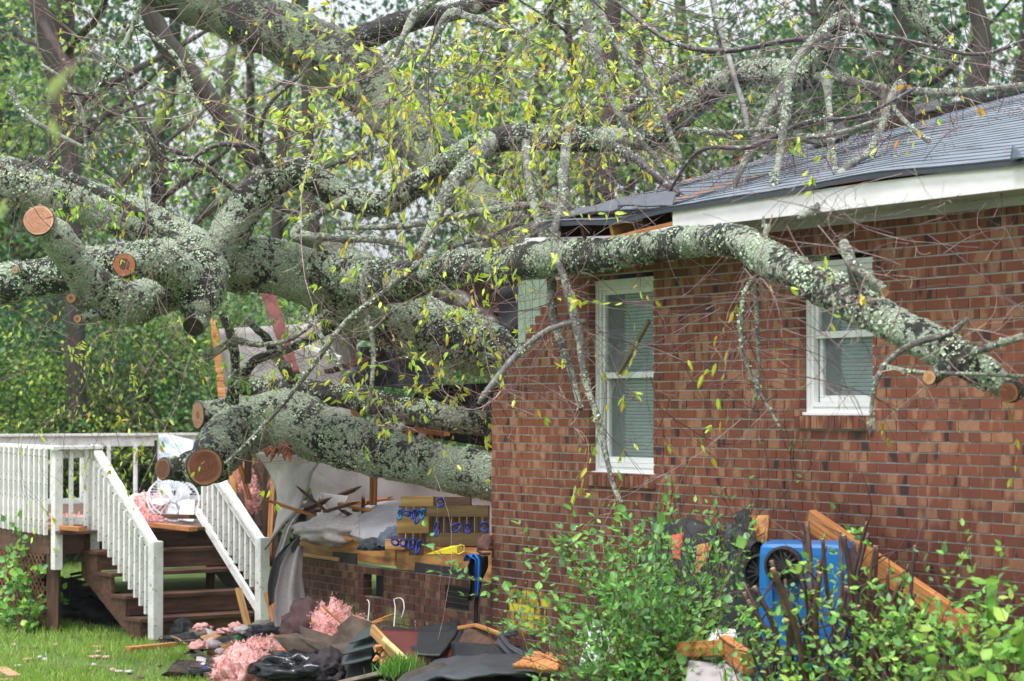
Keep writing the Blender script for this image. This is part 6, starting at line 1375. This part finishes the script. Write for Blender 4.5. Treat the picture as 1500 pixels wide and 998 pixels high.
GRN = [(.13, .34, .07), (.18, .44, .08), (.10, .26, .06), (.24, .50, .10), (.16, .38, .14)]
GRD = [(.08, .23, .05), (.12, .32, .07), (.17, .40, .08), (.25, .50, .10)]
GRL = [(.24, .48, .08), (.32, .58, .10), (.18, .40, .08), (.40, .58, .12)]
def bp(px, py, d): return W(px, py, d)
gb = lambda px, d: Vector(((px - 750) / F * d, d, gz((px - 750) / F * d, d)))
bush('leafy_bush', gb(960, 15.3), .5, 32, 1.5, 'broad fresh green bush with a twiggy dark top in front of the black felt', GRD + GRN, 3, leafd=1.0, lsz=.052, targets=[bp(895, 800, 15.3), bp(925, 775, 15.4), bp(975, 790, 15.4), bp(880, 835, 15.2), bp(1025, 810, 15.3), bp(900, 850, 15.2), bp(960, 830, 15.3), bp(1010, 840, 15.2), bp(905, 900, 15.0), bp(1030, 880, 15.1), bp(940, 900, 14.9), bp(985, 900, 14.8), bp(905, 950, 14.8), bp(1030, 950, 14.7)])
bush('leafy_bush', gb(890, 15.0), .6, 9, 1.5, 'climbing vine with large pale heart shaped leaves over the left side of the green bush', GRN, 4, leafd=.32, lsz=.07, wid=.42, lv=2, woody=.006, cat='vine', targets=[bp(850, 768, 15.2), bp(880, 770, 15.2), bp(860, 800, 15.1), bp(905, 748, 15.3), bp(850, 830, 15.0), bp(890, 830, 15.0)], stemcol=(2.2, 2.0, .4))
bush('bare_bush', gb(1020, 15.6), .5, 12, 1.6, 'dark leafless tangle of twigs standing above the green bush before the felt', GRD, 5, leafd=.05, lsz=.05, lv=4, woody=.010, targets=[bp(1000, 770, 15.5), bp(1050, 765, 15.5), bp(1080, 790, 15.4), bp(980, 790, 15.5), bp(1030, 800, 15.4)], stemcol=(.45, .35, .38))
# pruned shrub in front of the bin
def pruned():
    r = random.Random(12); rt = root('pruned_shrub', gb(1225, 13.9), 'hard pruned shrub of thick dark cut stems in front of the blue bin', 'bush'); base = gb(1225, 13.9)
    mb = MB(); tips = []
    tg = [(1182, 765), (1130, 822), (1105, 860), (1090, 855), (1210, 800), (1175, 830), (1255, 830), (1285, 800), (1270, 765), (1300, 835), (1240, 860), (1160, 880), (1320, 850), (1115, 905), (1205, 790), (1230, 780), (1340, 870), (1262, 880), (1292, 870), (1150, 850), (1340, 800), (1100, 880), (1185, 940)]
    for i, (px, py) in enumerate(tg * 2):
        px += r.uniform(-12, 12) * (i >= len(tg)); py += r.uniform(0, 40) * (i >= len(tg))
        t_ = W(px, py, 13.9 + r.uniform(-.35, .3)); b_ = base + Vector((r.uniform(-.25, .3), r.uniform(-.15, .15), -.1)); m = b_.lerp(t_, .45) + Vector((r.uniform(-.08, .08), 0, r.uniform(-.12, .02)))
        ra = r.uniform(.008, .019); Q = spline([(b_, ra * 1.3), (m, ra), (b_.lerp(t_, .75) + Vector((r.uniform(-.05, .05), 0, r.uniform(-.04, .04))), ra * .9), (t_, ra * .8)], .05)
        mb.tube([q[0] for q in Q], [q[1] for q in Q], 8, col=(.55, .45, .42) if i % 3 else (.8, .65, .45), disp=lambda q, f, rr_: .15 * rr_ * mn.noise(q * 30))
        e = (Q[-1][0] - Q[-2][0]).normalized(); mb.tube([t_ + e * .0005, t_ + e * .003], [ra * .74] * 2, 8, mi=1); tips.append((Q, ra))
        for _ in range(2):
            j = r.randint(len(Q) // 3, len(Q) - 2); p = Q[j][0]; d = Vector((r.uniform(-1, 1), r.uniform(-.4, .4), r.uniform(-.2, 1))).normalized(); l = [p.copy()]
            for k in range(6): d = (d + Vector((r.gauss(0, .2), 0, r.gauss(0, .2)))).normalized(); p = p + d * .06; l.append(p.copy())
            mb.tube(l, [ra * .4 * (1 - .1 * k) for k in range(7)], 5, col=(.6, .45, .42))
    build(mb, 'stems', [TWIG, pm('fresh_cut', (.5, .3, .17))], rt, smooth=True)
    P = []; Dd = []; L = []; C = []
    for Q, ra in tips:
        for k in range(r.randint(3, 8)):
            q = Q[r.randint(len(Q) // 4, len(Q) - 1)][0] + Vector((r.gauss(0, .05), r.gauss(0, .05), r.gauss(0, .05)))
            for _ in range(4): P.append(tuple(q + Vector((r.gauss(0, .012), r.gauss(0, .012), r.gauss(0, .012))))); Dd.append((r.uniform(-1, 1), r.uniform(-1, 1), r.uniform(-.2, 1))); L.append(r.uniform(.03, .06)); c = r.choice(GRN + GRL); C.append(c)
    L = np.array(L); me = leaves_mesh('leaves', P, Dd, L, L * .35, C, LEAF, seed=8); mkobj('leaves', me, rt)
pruned()
bush('leafy_bush', gb(1130, 13.6), .5, 6, 1.0, 'small leafed green shrub growing at the foot of the blue bin', GRN + GRL, 6, leafd=.55, lsz=.048, woody=.006, targets=[bp(1110, 900, 13.6), bp(1090, 930, 13.5), bp(1140, 930, 13.4), bp(1100, 960, 13.5), bp(1070, 980, 13.6), bp(1130, 970, 13.3)])
bush('leafy_bush', gb(1220, 13.3), .5, 3, 1.0, 'bright sprouts rising through the pruned shrub', GRL, 7, leafd=.5, lsz=.05, woody=.005, targets=[bp(1220, 960, 13.2), bp(1190, 980, 13.2), bp(1250, 970, 13.2)])
bush('leafy_bush', gb(1370, 13.0), .6, 16, 1.2, 'dense light green bush at the bottom right corner', GRL + GRN, 8, leafd=.7, lsz=.055, woody=.008, targets=[bp(1330, 850, 13.2), bp(1370, 860, 13.1), bp(1400, 880, 13.0), bp(1440, 870, 12.9), bp(1350, 900, 13.0), bp(1420, 920, 12.8), bp(1470, 900, 12.8), bp(1330, 940, 13.0), bp(1380, 950, 12.8), bp(1450, 960, 12.6), bp(1500, 930, 12.7)])
bush('leafy_bush', gb(1480, 12.4), .5, 8, 1.2, 'vine with broad lime green leaves climbing at the right edge', GRL, 9, leafd=.5, lsz=.09, wid=.45, woody=.006, lv=2, cat='vine', targets=[bp(1440, 880, 12.5), bp(1480, 850, 12.4), bp(1510, 870, 12.4), bp(1490, 900, 12.3), bp(1410, 890, 12.6), bp(1470, 960, 12.3)])
bush('lattice_vine', D(-.75, .0, 0), .4, 12, 1.1, 'green vine climbing the brown lattice below the deck', GRL + GRN, 10, leafd=.3, lsz=.085, wid=.42, woody=.006, cat='vine', targets=[bp(15, 800, 27.6), bp(30, 850, 27.3), bp(60, 850, 27.0), bp(20, 880, 27.3), bp(45, 900, 27.0), bp(10, 920, 27.3)])

def tuft():
    r = np.random.RandomState(6); n = 420; c = W(588, 990, 19.6); P = np.array(c) + r.normal(size=(n, 3)) * [.09, .06, .02]; D = r.normal(size=(n, 3)) * .35 + [0, 0, 1]; L = r.uniform(.08, .2, n)
    g = r.uniform(.7, 1.2, (n, 1)); me = leaves_mesh('grass_tuft', P - np.array(c), D, L, L * .03, np.array([[.16, .36, .06]]) * g, LEAF, seed=3)
    tag(mkobj('grass_tuft', me, None, Matrix.Translation(c)), 'tuft of green grass below the edge board of the torn roof piece', 'grass tuft')
tuft()
